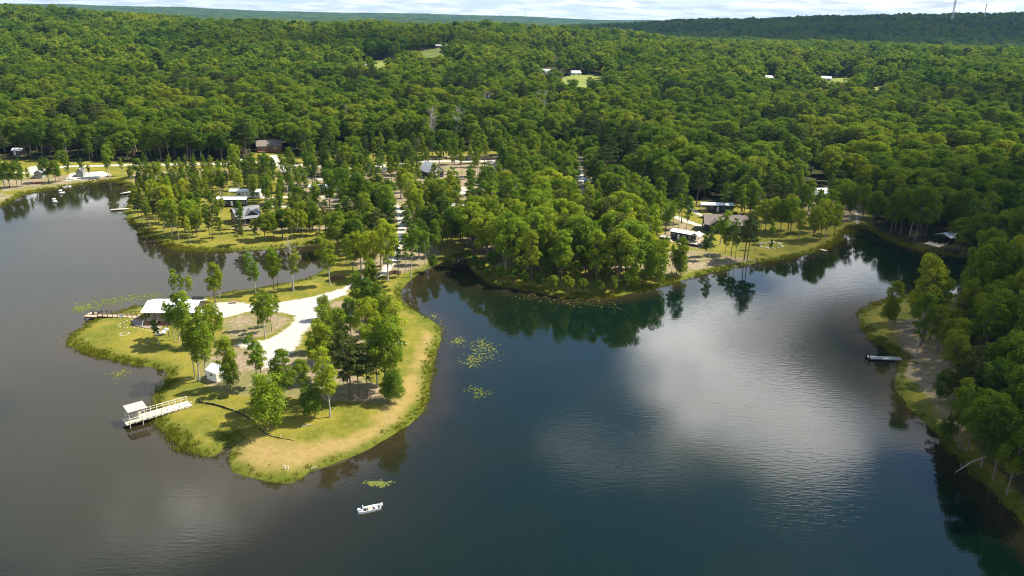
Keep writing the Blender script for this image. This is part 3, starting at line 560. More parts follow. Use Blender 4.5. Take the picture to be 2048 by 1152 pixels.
# quick reject, then exact distance
sd_ = shore(x, y); k = (sd_ > -1.6) & (sd_ < 4.2); x, y, sd_ = x[k], y[k], sd_[k]
dens = np.exp(-((sd_ - .5) / 1.5) ** 2) * (.35 + .9 * vnoise(x / 5, y / 5, 41)); k = rg.random(len(x)) < dens * (.35 + .75 * ss(.3, .6, vnoise(x / 22, y / 22, 44))); x, y, sd_ = x[k], y[k], sd_[k]
z = np.maximum(H(x, y), -.25); s = rg.uniform(.4, 1.2, len(x)) * (.5 + .9 * vnoise(x / 7, y / 7, 42)); uu, _, _ = project(np.stack([x, y, z], -1)); s = s * np.where((uu > 625) & (uu < 900), .55, 1)
scatter('grass', REED, np.stack([x, y, z], -1), rg.integers(0, 4, len(x)), rg.uniform(0, 6.28, len(x)), np.stack([s, s, s], -1), kind='stuff', label='tall yellow-green grass fringing the lake shore', category='grass')
# ------------------------------------------------------------------ built things
M = dict(
 white_metal=mat('white_metal_roof', (.80, .82, .83), .35, 0, .05, 1.2), grey_metal=mat('grey_metal_roof', (.52, .54, .56), .4, .2, .07, 1.5), slate=mat('grey_shingles', (.20, .20, .215), .85, 0, .2, 4),
 brown_shingle=mat('brown_shingles', (.20, .165, .14), .9, 0, .22, 4), navy=mat('navy_siding', (.025, .032, .045), .6, 0, .2, 2), charcoal=mat('charcoal_siding', (.035, .035, .037), .7, 0, .2, 2),
 lightgrey=mat('light_grey_siding', (.50, .49, .46), .7, 0, .08, 2), greysiding=mat('grey_green_siding', (.26, .27, .24), .7, 0, .12, 2), log=mat('log_siding', (.22, .12, .065), .75, 0, .25, 3), brownwood=mat('dark_brown_boards', (.06, .042, .032), .8, 0, .25, 3),
 cream=mat('cream_siding', (.72, .68, .56), .7, 0, .06, 2), deck=mat('deck_boards', (.46, .33, .22), .8, 0, .2, 2.5), newwood=mat('new_pale_timber', (.62, .555, .43), .75, 0, .22, 1.6), greywood=mat('weathered_grey_timber', (.40, .38, .35), .85, 0, .18, 2),
 darkwood=mat('dark_stained_rail', (.07, .045, .032), .7, 0, .2, 3), redwood=mat('red_brown_steps', (.24, .11, .065), .75, 0, .2, 3), black=mat('black_parts', (.02, .02, .022), .6, 0, .2, 3), white=mat('white_paint', (.80, .80, .78), .55, 0, .05, 2),
 glass=mat('window_glass', (.02, .03, .04), .08, 0, .2, 1, 0, .8), stone=mat('pale_rock', (.58, .54, .46), .9, 0, .22, 2.5, .4), paver=mat('grey_brown_pavers', (.27, .22, .18), .9, 0, .2, 1.5), fabric=mat('black_silt_fabric', (.015, .015, .016), .8, 0, .3, 2),
 alu=mat('white_hull_paint', (.78, .80, .80), .4, .1, .05, 2), sand=mat('tan_boat_floor', (.45, .38, .24), .8, 0, .1, 3), orange=mat('orange_plastic', (.62, .13, .04), .5, 0, .12, 2), tyre=mat('tyre_rubber', (.02, .02, .02), .9), carblue=mat('dark_blue_green_car_paint', (.03, .05, .055), .25, .3, .1, 1), steel=mat('galvanised_steel', (.42, .43, .44), .5, .6, .1, 2),
 brick=mat('red_brown_brick', (.26, .12, .08), .85, 0, .2, 2), shellpink=mat('pink_plastic', (.7, .35, .45), .5, 0, .1, 2), red=mat('red_paint', (.45, .04, .03), .5))
M_PAD = leafmat('lily_pads', (.09, .12, .03), (.16, .18, .05), (.27, .28, .12), .1, .9)
def bx(cx, cy, z0, sx, sy, sz, rz=0.0):
    a, b = sx / 2, sy / 2; c, s = math.cos(rz), math.sin(rz)
    v = [(cx + x * c - y * s, cy + x * s + y * c, z0 + z) for z in (0, sz) for x, y in ((-a, -b), (a, -b), (a, b), (-a, b))]
    return v, [(3, 2, 1, 0), (4, 5, 6, 7), (0, 1, 5, 4), (1, 2, 6, 5), (2, 3, 7, 6), (3, 0, 4, 7)]
def hexa(lo, hi):
    """solid between two quads given as 4 points each (lower, upper), same winding"""
    return list(lo) + list(hi), [(3, 2, 1, 0), (4, 5, 6, 7), (0, 1, 5, 4), (1, 2, 6, 5), (2, 3, 7, 6), (3, 0, 4, 7)]
def bar(p, q, w, h=None):
    p, q = np.array(p, float), np.array(q, float); d = q - p; d /= np.linalg.norm(d) + 1e-9; h = h or w
    a = np.cross(d, [0, 0, 1.0] if abs(d[2]) < .95 else [0, 1.0, 0]); a /= np.linalg.norm(a); b = np.cross(a, d)
    c = [(-w, -h), (w, -h), (w, h), (-w, h)]
    return hexa([tuple(p + a * x / 2 + b * y / 2) for x, y in c], [tuple(q + a * x / 2 + b * y / 2) for x, y in c])
def cyl(cx, cy, z0, r0, r1, h, n=10, cap=True):
    v = [(cx + r * math.cos(2 * math.pi * k / n), cy + r * math.sin(2 * math.pi * k / n), z) for r, z in ((r0, z0), (r1, z0 + h)) for k in range(n)]
    f = [(k, (k + 1) % n, n + (k + 1) % n, n + k) for k in range(n)]
    if cap: f += [tuple(range(n))[::-1], tuple(range(n, 2 * n))]
    return v, f
def slopes(x0, x1, y0, y1, ze, zr, axis='x', t=.14):
    """two roof slabs; ridge along the axis"""
    out = []
    if axis == 'x':
        ym = (y0 + y1) / 2
        for a, b in ((y0, ym), (y1, ym)):
            q = [(x0, a, ze), (x1, a, ze), (x1, b, zr), (x0, b, zr)]
            if a > b: q = q[::-1]
            out.append(hexa(q, [(x, y, z + t) for x, y, z in q]))
    else:
        xm = (x0 + x1) / 2
        for a, b in ((x0, xm), (x1, xm)):
            q = [(a, y0, ze), (b, y0, zr), (b, y1, zr), (a, y1, ze)]
            if a > b: q = q[::-1]
            out.append(hexa(q, [(x, y, z + t) for x, y, z in q]))
    return out
def gable(x0, x1, y0, y1, ze, zr, axis='x'):
    if axis == 'x':
        m = (y0 + y1) / 2; v = [(x0, y0, ze), (x0, y1, ze), (x0, m, zr), (x1, y0, ze), (x1, y1, ze), (x1, m, zr)]
    else:
        m = (x0 + x1) / 2; v = [(x1, y0, ze), (x0, y0, ze), (m, y0, zr), (x1, y1, ze), (x0, y1, ze), (m, y1, zr)]
    return v, [(0, 2, 1), (3, 4, 5), (0, 1, 4, 3), (1, 2, 5, 4), (2, 0, 3, 5)]
def thing(name, label, cat_, loc, rz=0.0, group=None):
    o = bpy.data.objects.new(name, None); COL.objects.link(o); o.empty_display_size = .3
    o.location = [float(k) for k in loc]; o.rotation_euler = (0, 0, rz); o['label'] = label; o['category'] = cat_
    if group: o['group'] = group
    return o
def pm(name, m, shapes, smooth=False):
    V = []; Fq = []
    if isinstance(shapes, tuple): shapes = [shapes]
    for v, f in shapes:
        k = len(V); V += [tuple(p) for p in v]; Fq += [tuple(int(i) + k for i in q) for q in f]
    me = bpy.data.meshes.new(name); me.from_pydata([tuple(map(float, p)) for p in V], [], Fq); me.materials.append(m); me.update()
    if smooth: me.polygons.foreach_set('use_smooth', [True] * len(me.polygons))
    return me
SPLIT = {'rail', 'post', 'stair', 'step', 'beam', 'platform_beam', 'canopy_post', 'truss', 'leg'}
def part(name, parent, m, shapes, label=None, smooth=False):
    if isinstance(shapes, tuple): shapes = [shapes]
    if name in SPLIT and len(shapes) > 1: return [part(name, parent, m, s_) for s_ in shapes][0]
    o = bpy.data.objects.new(name, pm(name, m, shapes, smooth)); COL.objects.link(o); o.parent = parent
    if label: o['label'] = label
    return o
def solo(name, m, shapes, label, cat_, loc, rz=0.0, group=None, smooth=False):
    o = bpy.data.objects.new(name, pm(name, m, shapes, smooth)); COL.objects.link(o); o.location = [float(k) for k in loc]; o.rotation_euler = (0, 0, rz); o['label'] = label; o['category'] = cat_
    if group: o['group'] = group
    return o
def front(A, B):
    """front edge surveyed on the photograph: middle, heading, length"""
    a, b = G(*A), G(*B); d = b - a; return np.array([*((a + b)[:2] / 2), min(a[2], b[2])]), math.atan2(d[1], d[0]), float(np.hypot(d[0], d[1]))
def window(parent, m_frame, face, a, z, w, h, depth=0):
    """a framed window on a wall plane: face 'f' (y=const), 'b', 'l' or 'r' at coordinate depth"""
    if face in 'fb':
        s = -1 if face == 'f' else 1; fr = bx(a, depth + s * .03, z, w, .06, h); pn = bx(a, depth + s * .07, z + .08, w - .16, .03, h - .16)
    else:
        s = -1 if face == 'l' else 1; fr = bx(depth + s * .03, a, z, .06, w, h); pn = bx(depth + s * .07, a, z + .08, .03, w - .16, h - .16)
    f = part('window', parent, m_frame, fr); part('pane', f, M['glass'], pn); return f
def door(parent, m_, face, a, z, depth, w=.95, h=2.05):
    if face in 'fb': s = -1 if face == 'f' else 1; d = part('door', parent, m_, bx(a, depth + s * .04, z, w, .08, h)); part('handle', d, M['steel'], bx(a + w * .36, depth + s * .1, z + 1, .1, .06, .06))
    else: s = -1 if face == 'l' else 1; d = part('door', parent, m_, bx(depth + s * .04, a, z, .08, w, h)); part('handle', d, M['steel'], bx(depth + s * .1, a + w * .36, z + 1, .06, .1, .06))
MARKS = []   # (phrase, x, y) landmarks used to describe the trees
def mark(ph, o): MARKS.append((ph, o.location[0], o.location[1]))
def house(name, label, cat_, A, B, Wd, h, rise, wall, roof, axis='x', over=.45, base=.35, wins=(), dr=None, L=None, group=None, trim='white'):
    loc, rz, L0 = front(A, B); L = L or L0; r = thing(name, label, cat_, loc, rz, group)
    part('foundation', r, M['greywood'], bx(0, Wd / 2, -.6, L - .1, Wd - .1, base + .6))
    part('wall', r, M[wall], [bx(0, Wd / 2, base, L, Wd, h), gable(-L / 2, L / 2, 0, Wd, base + h, base + h + rise, axis)])
    e = base + h - .1; sl_ = slopes(-L / 2 - over, L / 2 + over, -over, Wd + over, e, e + rise * (1 + over * 2 / (Wd if axis == 'x' else L)) + .05, axis)
    part('roof', r, M[roof], sl_)
    for w in wins: window(r, M[trim], w[0], w[1] * (L if w[0] in 'fb' else Wd), base + w[2], w[3], w[4], {'f': 0, 'b': Wd, 'l': -L / 2, 'r': L / 2}[w[0]])
    if dr: door(r, M[dr[2]], dr[0], dr[1] * (L if dr[0] in 'fb' else Wd), base + .02, {'f': 0, 'b': Wd, 'l': -L / 2, 'r': L / 2}[dr[0]])
    return r, L
def porch(r, x0, x1, y0, y1, z, hgt, m_deck, m_post, m_roof=None, posts=3, rail=True, m_rail=None):
    part('deck', r, M[m_deck], bx((x0 + x1) / 2, (y0 + y1) / 2, z - .15, x1 - x0, y1 - y0, .15)); part('skirt', r, M['brownwood'], bx((x0 + x1) / 2, (y0 + y1) / 2, -.6, x1 - x0 - .2, y1 - y0 - .2, z + .44))
    for i in range(posts):
        x = x0 + .12 + (x1 - x0 - .24) * i / max(posts - 1, 1); part('post', r, M[m_post], bx(x, y0 + .12, z + .002, .14, .14, hgt if m_roof else 1.0))
    if rail: part('rail', r, M[m_rail or m_post], [bx((x0 + x1) / 2, y0 + .12, z + .92, x1 - x0 - .1, .1, .08), bx((x0 + x1) / 2, y0 + .12, z + .45, x1 - x0 - .1, .05, .05)])
    if m_roof: part('porch_roof', r, M[m_roof], hexa([(x0 - .3, y0 - .4, z + hgt), (x1 + .3, y0 - .4, z + hgt), (x1 + .3, y1, z + hgt + .55), (x0 - .3, y1, z + hgt + .55)], [(x0 - .3, y0 - .4, z + hgt + .12), (x1 + .3, y0 - .4, z + hgt + .12), (x1 + .3, y1, z + hgt + .67), (x0 - .3, y1, z + hgt + .67)]))
def park_model(label, A, B, wall, roof='white_metal', Wd=4.0, h=2.9, trim='white', porchend='l', group=None, step=None, name='park_model_cabin'):
    loc, rz, L = front(A, B); L = max(min(L, 14), 6); r = thing(name, label, 'cabin', loc, rz, group)
    pl = L * .22; s = -1 if porchend == 'l' else 1; xa, xb = (-L / 2 + pl, L / 2) if s < 0 else (-L / 2, L / 2 - pl)
    part('body', r, M[wall], [bx((xa + xb) / 2, Wd / 2, .5, xb - xa, Wd, h), gable(xa, xb, 0, Wd, .5 + h, 1.0 + h, 'x')])
    part('skirt', r, M['black'], bx((xa + xb) / 2, Wd / 2, -.5, xb - xa - .15, Wd - .15, .98))
    part('roof', r, M[roof], slopes(-L / 2 - .25 if s < 0 else xa - .25, L / 2 + .25 if s > 0 else xb + .25, -.55, Wd + .55, h + .34, h + 1.05, 'x', .12))
    xc = (-L / 2 + pl / 2) if s < 0 else (L / 2 - pl / 2)
    part('porch_floor', r, M['deck'], bx(xc, Wd / 2, .35, pl, Wd, .15))
    for y in (.1, Wd - .1): part('post', r, M[trim], bx(xc + s * (pl / 2 - .1), y, .5, .13, .13, h - .1))
    part('rail', r, M[trim], [bx(xc + s * (pl / 2 - .1), Wd / 2, 1.4, .08, Wd - .3, .08), bx(xc, .1, 1.4, pl - .2, .08, .08)])
    n = 4
    for i in range(n):
        x = xa + (xb - xa) * (i + .5) / n
        if i == 1: door(r, M['white'], 'f', x, .52, 0)
        else: window(r, M[trim], 'f', x, 1.5, 1.1, 1.1, 0)
    window(r, M[trim], 'r' if s < 0 else 'l', Wd / 2, 1.6, 1.2, 1.0, xb if s < 0 else xa)
    return r, L

# --- lodge on the point
loc, rz, L = front((293, 646), (392, 644)); Wd = 8.5
r = thing('lodge', 'white metal-roofed lodge with timber porch and brown steps on the grassy point', 'house', loc, rz); mark('the white-roofed lodge', r); LODGE = r
part('foundation', r, M['brownwood'], bx(.5, Wd / 2, -.6, L - 1.2, Wd - .4, 1.5)); part('wall', r, M['brownwood'], [bx(1.6, Wd / 2 + .8, .9, L - 3.4, Wd - 2.2, 2.7), gable(-L / 2 + 3.3, L / 2 - .1, 1.9, Wd - .3, 3.6, 4.5)])
part('deck', r, M['deck'], bx(0, Wd / 2 - .6, .9, L, Wd + .6, .14))
rf = part('roof', r, M['white_metal'], slopes(-L / 2 - .6, L / 2 + .4, -1.6, Wd + .7, 3.45, 4.9, 'x', .12)); part('clerestory_window', rf, M['glass'], bx(1.2, 1.75, 4.3, 5.2, .5, .34)); part('clerestory_roof', rf, M['white_metal'], hexa([(-1.7, 1.3, 4.65), (4.1, 1.3, 4.65), (4.1, 3.2, 5.0), (-1.7, 3.2, 5.0)], [(-1.7, 1.3, 4.73), (4.1, 1.3, 4.73), (4.1, 3.2, 5.08), (-1.7, 3.2, 5.08)]))
for i in range(6): part('post', r, M['darkwood'], bx(-L / 2 + .2 + (L - .4) * i / 5, -.75, 1.04, .18, .18, 2.55))
for i in range(3): part('post', r, M['darkwood'], bx(-L / 2 + .2, 1.6 + 2.8 * i, 1.04, .18, .18, 2.7))
for i in range(6): part('step', r, M['redwood'], bx(-L / 2 + 1.9, -1.05 - .34 * i, .02 + .15 * (5 - i), 3.4, .36, .15))
for i in range(5): part('step', r, M['redwood'], bx(-L / 2 + 5.2, -1.05 - .34 * i, .05 + .17 * (4 - i), 2.3, .36, .16))
for x in (-L / 2 + .15, -L / 2 + 3.75, -L / 2 + 6.5): part('stair_rail', r, M['greywood'], [bar((x, -1.0, 1.95), (x, -2.9, 1.1), .09), bar((x, -2.85, .0), (x, -2.85, 1.1), .1), bar((x, -1.0, .9), (x, -1.0, 1.95), .1)])
part('rail', r, M['darkwood'], [bx(L / 4, -.75, 1.95, L / 2 - .3, .09, .08), bx(L / 4, -.75, 1.5, L / 2 - .3, .05, .05), bx(-L / 2 + .2, 4.2, 1.95, .09, 7.4, .08)])
for x in (-.6, 1.8, 4.2): window(r, M['white'], 'f', x, 1.7, 1.4, 1.3, 1.9)
door(r, M['glass'], 'f', -2.3, 1.05, 1.9)
part('lean_to_roof', r, M['white_metal'], hexa([(L / 2 + .45, .4, 2.3), (L / 2 + 2.6, .4, 2.0), (L / 2 + 2.6, 4.2, 2.0), (L / 2 + .45, 4.2, 2.3)], [(L / 2 + .45, .4, 2.4), (L / 2 + 2.6, .4, 2.1), (L / 2 + 2.6, 4.2, 2.1), (L / 2 + .45, 4.2, 2.4)]))
part('chimney', r, M['black'], bx(L / 2 - 1.4, Wd - 1.2, 3.9, 3.0, .9, 1.1))
for x in (L / 2 + .6, L / 2 + 2.45): part('post', r, M['greywood'], [bx(x, .5, -.3, .12, .12, 2.5), bx(x, 4.0, -.3, .12, .12, 2.5)])
# patio with pale stone edging
pp = GP([(262,640),(270,652),(282,655),(300,658),(318,663),(326,650),(300,646),(280,640)])
pc = np.mean([(a, b) for a, b in pp], 0); pz = float(max(H(a, b) for a, b in pp)) + .03
solo('patio', M['paver'], hexa([], []) if False else ([(a, b, pz) for a, b in pp] + [(a, b, pz - .5) for a, b in pp], [tuple(range(8))[::-1]] + [(i, (i + 1) % 8, 8 + (i + 1) % 8, 8 + i) for i in range(8)]), 'grey-brown paved terrace at the foot of the lodge steps', 'terrace', (0, 0, 0))
def rock_mesh(seed, sx, sy, sz):
    rg = np.random.default_rng(seed); v = []; n = 7
    for j, (z, q) in enumerate(((-.25, .8), (.15, 1.0), (.6, .82), (.9, .4))):
        for k in range(n):
            a = 2 * math.pi * k / n + j * .3; rr = q * rg.uniform(.8, 1.15); v.append((math.cos(a) * rr * sx, math.sin(a) * rr * sy, z * sz * rg.uniform(.9, 1.1)))
    f = [(j * n + k, j * n + (k + 1) % n, (j + 1) * n + (k + 1) % n, (j + 1) * n + k) for j in range(3) for k in range(n)] + [tuple(range(3 * n, 4 * n))]
    return v, f
RK = [pm('rock', M['stone'], [rock_mesh(i, 1, .8, .7)], False) for i in range(4)]
def rock(u, v, s, label, group=None, i=0, rz=0):
    o = bpy.data.objects.new('rock', RK[i % 4]); COL.objects.link(o); g = G(u, v); o.location = g; o.scale = (s, s, s); o.rotation_euler = (0, 0, rz); o['label'] = label; o['category'] = 'rock'
    if group: o['group'] = group
    return o
for i, (u, v, s, lb) in enumerate(((311,666,.55,'smallest pale boulder at the terrace edge nearest the flagpole'),(318,668,.8,'long pale boulder lying left in the row beside the terrace'),(326,666,1.0,'biggest pale boulder in the row beside the terrace'),(332,660,.9,'upright pale boulder at the far end of the terrace row'))): rock(u, v, s, lb, 'pale boulders by the terrace', i, i)
for i, (u, v) in enumerate(((236,650),(240,654),(247,655.5),(255,655),(262,652.5),(269,655),(277,656.5),(285,658),(293,660),(300,662),(306,664),(240,647),(247,645),(254,641),(261,637),(267,633.5),(278,630))): rock(u, v, .22, 'small pale edging stone along the lodge terrace path', 'edging stones of the terrace path', i, i * 1.3)
# flagpole
g = G(249, 668); r = thing('flagpole', 'slender grey flagpole with a small white flag on the lawn', 'flagpole', g); mark('the flagpole', r)
part('pole', r, M['steel'], cyl(0, 0, -.2, .07, .04, 5.7, 8)); part('flag', r, M['white'], hexa([(-.04, -.02, 4.5), (-.75, .06, 4.3), (-.75, .1, 4.32), (-.04, .02, 4.52)], [(-.04, -.02, 5.35), (-.7, .06, 5.1), (-.7, .1, 5.12), (-.04, .02, 5.37)])); part('finial', r, M['steel'], cyl(0, 0, 5.5, .09, .03, .16, 8))
for i in range(12):
    a = i * math.pi / 6; o = bpy.data.objects.new('rock', RK[i % 4]); COL.objects.link(o); x, y = g[0] + math.cos(a) * 1.1, g[1] + math.sin(a) * 1.1; o.location = (x, y, float(H(x, y))); o.scale = (.2,) * 3; o['label'] = 'pale stone in the ring around the flagpole foot'; o['category'] = 'rock'; o['group'] = 'stones ringing the flagpole'
# lodge dock
def dock(name, label, a, b, wd, z, m_deck, m_rail, posts, platform=None, rails=(1, -1), railh=1.0, panels=1, cat_='dock', pile=2.2):
    d = b - a; L = float(np.hypot(d[0], d[1])); r = thing(name, label, cat_, (*((a + b)[:2] / 2), 0), math.atan2(d[1], d[0]))
    for i in range(panels): part('deck_panel', r, M[m_deck], bx(-L / 2 + L * (i + .5) / panels, 0, z - .16, L / panels - (.05 if panels > 1 else 0), wd, .16))
    part('beam', r, M['darkwood'], [bx(0, s * (wd / 2 - .15), z - .4, L - .1, .12, .235) for s in (-1, 1)])
    for s in (-1, 1):
        has = s in rails
        for i in range(posts):
            x = -L / 2 + .1 + (L - .2) * i / (posts - 1); part('post', r, M[m_rail], bx(x, s * (wd / 2 + .07), -pile if i % 2 == 0 else z - .3, .12, .12, (pile if i % 2 == 0 else .3 - z) + z + (railh if has else .05)))
        if has: part('rail', r, M[m_rail], [bx(0, s * (wd / 2 + .07), z + railh, L, .14, .07), bx(0, s * (wd / 2 + .07), z + railh * .5, L, .06, .08)])
    return r, L
r, L = dock('dock', 'brown timber dock with dark railings running out from the lodge', Pz(199, 629.5, .9), Pz(279, 633, .9), 1.9, .9, 'deck', 'darkwood', 9); mark('the brown lodge dock', r)
part('platform', r, M['deck'], bx(-L / 2 - 1.75, 0, .735, 3.46, 3.4, .16)); part('platform_beam', r, M['darkwood'], [bx(-L / 2 - 1.75, s * 1.5, .5, 3.3, .14, .23) for s in (-1, 1)])
for x, y in ((-3.3, -1.5), (-3.3, 1.5), (-.3, -1.5), (-.3, 1.5)): part('pile', r, M['darkwood'], bx(-L / 2 + x, y, -2.2, .2, .2, 2.7))
g = Pz(189, 630, .9)
def chair(label, x, y, z, rz, m, group=None):
    r = thing('deck_chair', label, 'chair', (x, y, z), rz, group)
    part('seat', r, M[m], hexa([(-.3, -.35, .34), (.3, -.35, .34), (.3, .3, .22), (-.3, .3, .22)], [(-.3, -.35, .4), (.3, -.35, .4), (.3, .3, .28), (-.3, .3, .28)]))
    part('backrest', r, M[m], hexa([(-.3, .26, .26), (.3, .26, .26), (.3, .32, .26), (-.3, .32, .26)], [(-.32, .58, 1.05), (.32, .58, 1.05), (.32, .64, 1.05), (-.32, .64, 1.05)]))
    for s in (-1, 1):
        part('leg', r, M[m], bx(s * .33, -.3, 0, .07, .09, .56)); part('leg', r, M[m], bx(s * .33, .38, 0, .07, .09, .5)); part('armrest', r, M[m], bx(s * .33, .02, .56, .12, .85, .05))
chair('dark deck chair at the open end of the brown dock', g[0] - .3, g[1] + .5, .9, 1.2, 'black'); chair('dark deck chair next to the railing of the brown dock', g[0] + 1.0, g[1] + 1.0, .9, 2.0, 'black')

# --- white pier with a canopy
z = 1.0; a, b = Pz(254.5, 842, z), Pz(380, 806.5, z); wd = float(np.linalg.norm(Pz(259, 848, z) - Pz(250, 836, z))) * .92
r, L = dock('pier', 'pale new-timber pier with railings and a small flat canopy at its lake end', a, b, wd, z, 'newwood', 'newwood', 11, panels=11); mark('the pale pier', r); PIER = r
cx = -L / 2 + 2.0
part('canopy', r, M['greywood'], hexa([(cx - 1.9, -.9, 3.1), (cx + 1.9, -.9, 3.1), (cx + 1.9, 2.3, 3.35), (cx - 1.9, 2.3, 3.35)], [(cx - 1.9, -.9, 3.2), (cx + 1.9, -.9, 3.2), (cx + 1.9, 2.3, 3.45), (cx - 1.9, 2.3, 3.45)]))
for i in range(6): part('canopy_seam', r, M['newwood'], hexa([(cx - 1.7 + .66 * i, -.9, 3.202), (cx - 1.6 + .66 * i, -.9, 3.202), (cx - 1.6 + .66 * i, 2.3, 3.452), (cx - 1.7 + .66 * i, 2.3, 3.452)], [(cx - 1.7 + .66 * i, -.9, 3.24), (cx - 1.6 + .66 * i, -.9, 3.24), (cx - 1.6 + .66 * i, 2.3, 3.49), (cx - 1.7 + .66 * i, 2.3, 3.49)]))
for x in (cx - 1.7, cx + 1.7):
    for y in (-.7, 2.1): part('canopy_post', r, M['greywood'], bx(x, y, z + .002, .13, .13, 2.1 if y < 0 else 2.3))
part('bench', r, M['newwood'], [bx(cx - .2, wd / 2 - .4, z + .42, 2.4, .4, .07), bx(cx - 1.2, wd / 2 - .4, z + .002, .1, .35, .416), bx(cx + .8, wd / 2 - .4, z + .002, .1, .35, .416)])
part('pier_end', r, M['newwood'], bx(-L / 2 - .3, 0, .8, .56, wd + .3, .2))

# --- shed
house('shed', 'small cream shed with a white gable roof on bare ground', 'shed', (434, 766), (459, 755), 3.6, 2.2, .9, 'cream', 'white_metal', 'y', .2, .1, (('l', .5, 1.1, .8, .7),), ('f', .0, 'white'))
mark('the cream shed', bpy.data.objects['shed'])
# --- cabins on the near left shore
r, L = park_model('navy cabin with white metal roof just behind the slate-roofed house', (434, 414), (493, 413.5), 'navy'); mark('the navy cabin', r)
r, L = park_model('light grey cabin with white metal roof behind the navy cabin', (460, 397), (520, 397), 'lightgrey'); mark('the light grey cabin', r)
r, L = house('house', 'house with cross-gabled slate-grey roof and white-posted porch near the shore', 'house', (474, 449), (521, 443), 8.0, 2.7, 2.2, 'log', 'slate', 'x', .6, .5, (('l', .3, .9, 1.0, 1.3), ('l', .7, .9, 1.0, 1.3), ('f', .32, 1.0, 1.2, 1.1)), ('f', -.1, 'white')); mark('the slate-roofed house', r)
part('cross_gable_wall', r, M['navy'], [bx(L * .12, -.6, .5, 4.6, 1.2, 2.7), gable(L * .12 - 2.3, L * .12 + 2.3, -1.2, 3.8, 3.2, 5.0, 'y')]); part('cross_gable_roof', r, M['slate'], slopes(L * .12 - 2.9, L * .12 + 2.9, -1.8, 3.9, 3.0, 5.25, 'y'))
porch(r, -L / 2, L / 2, -3.4, -1.25, .5, 2.2, 'deck', 'white', 'slate', 5, True, 'darkwood')
# --- right meadow
r, L = park_model('black cabin with white metal roof behind the brown-roofed house', (1398, 424), (1470, 426), 'navy'); mark('the black white-roofed cabin', r)
r, L = house('house', 'dark house with broad brown shingle roof beside the lakeside lawn', 'house', (1410, 463), (1508, 468), 8.5, 2.9, 2.7, 'charcoal', 'brown_shingle', 'x', .6, .3, (('f', .05, 1.0, 1.2, 1.2), ('f', .36, 1.0, 1.2, 1.2), ('l', .5, 1.0, 1.3, 1.2)), ('f', .2, 'white')); mark('the brown-roofed house', r)
part('cross_gable_wall', r, M['charcoal'], [bx(-L * .28, -.9, .3, 5.4, 1.8, 2.9), gable(-L * .28 - 2.7, -L * .28 + 2.7, -1.8, 4.0, 3.2, 5.2, 'y')]); part('cross_gable_roof', r, M['brown_shingle'], slopes(-L * .28 - 3.3, -L * .28 + 3.3, -2.3, 4.1, 3.0, 5.45, 'y'))
part('chimney', r, M['brick'], bx(L * .2, 5.0, 4.6, .9, .9, 2.0))
porch(r, -L * .05, L * .48, -3.0, -.02, .35, 2.4, 'deck', 'darkwood', None, 4)
r, L = park_model('dark cabin with white metal roof, gabled porch and lakeside deck on straw ground', (1340, 477), (1396, 489), 'charcoal', porchend='r'); mark('the cabin with the lakeside deck', r)
part('porch_gable', r, M['white_metal'], slopes(L / 2 - 3.2, L / 2 + .6, -1.1, 3.2, 3.1, 4.2, 'y'))
porch(r, L * .08, L / 2 + 1.2, -3.4, -.05, .9, 1, 'newwood', 'darkwood', None, 5)
porch(r, -L / 2 - 2.6, -L / 2 + 1.2, -4.4, -.6, 1.6, 1, 'greywood', 'greywood', None, 3)
part('stair', r, M['newwood'], [bx(-L / 2 + 1.4 + .3 * i, -3.8, 1.3 - .25 * i, .32, 1.1, .1) for i in range(6)])
# --- back of the clearing
r, L = house('house', 'brown log house with grey roof and railed porch at the edge of the wood', 'house', (515, 304.5), (563, 303), 8, 2.9, 2.6, 'log', 'brown_shingle', 'x', .6, .5, (('f', -.25, .9, 1.3, 1.3), ('f', .25, .9, 1.3, 1.3), ('r', .5, .9, 1.3, 1.3)), ('f', 0, 'brownwood')); mark('the brown log house', r)
porch(r, -L / 2, L / 2, -2.6, -.02, .55, 2.2, 'redwood', 'redwood', None, 5)
r, L = house('cabin', 'tall gabled cabin with grey metal roof and pale gable among the trees', 'cabin', (859, 358), (887, 355), 10, 2.8, 3.6, 'charcoal', 'grey_metal', 'y', .6, .4, (('f', -.25, .9, 1.2, 1.4), ('f', .28, .9, 1.2, 1.4)), ('f', 0, 'white')); mark('the grey metal-roofed cabin', r)
part('gable_face', r, M['lightgrey'], gable(-L / 2 + .1, L / 2 - .1, -.12, -.02, 3.25, 6.7, 'y'))
for A, B, lb, ph in (((69, 357), (85, 357), 'grey-green gabled shed, leftmost of the two on the bank', 'the grey-green bank shed'), ((153, 354), (166, 354), 'grey-green gabled shed standing on white gravel, right of the pair on the bank', 'the bank shed on white gravel')):
    r, L = house('shed', lb, 'shed', A, B, 6, 2.4, 1.3, 'greysiding', 'slate', 'y', .3, .1, (('f', -.25, 1.0, .8, .9),), ('f', .15, 'greysiding')); mark(ph, r)
r, L = house('shed', 'small white-roofed shed at the wood edge above the left bank', 'shed', (25, 311), (43, 311), 5, 2.4, 1.0, 'brownwood', 'white_metal', 'x', .4, .2, (('f', .2, .9, .9, .9),), ('f', -.2, 'white')); mark('the small white-roofed shed', r)
r, L = house('house', 'house with white metal roof and pale deck behind trees in the right cove', 'house', (1614, 403), (1657, 402), 7.5, 2.7, 1.9, 'cream', 'white_metal', 'x', .6, .6, (('f', -.25, .9, 1.2, 1.2), ('f', .25, .9, 1.2, 1.2)), ('f', 0, 'white')); mark('the white-roofed cove house', r)
porch(r, L * .1, L / 2 + 1, -2.8, -.02, .7, 1, 'newwood', 'newwood', None, 4)
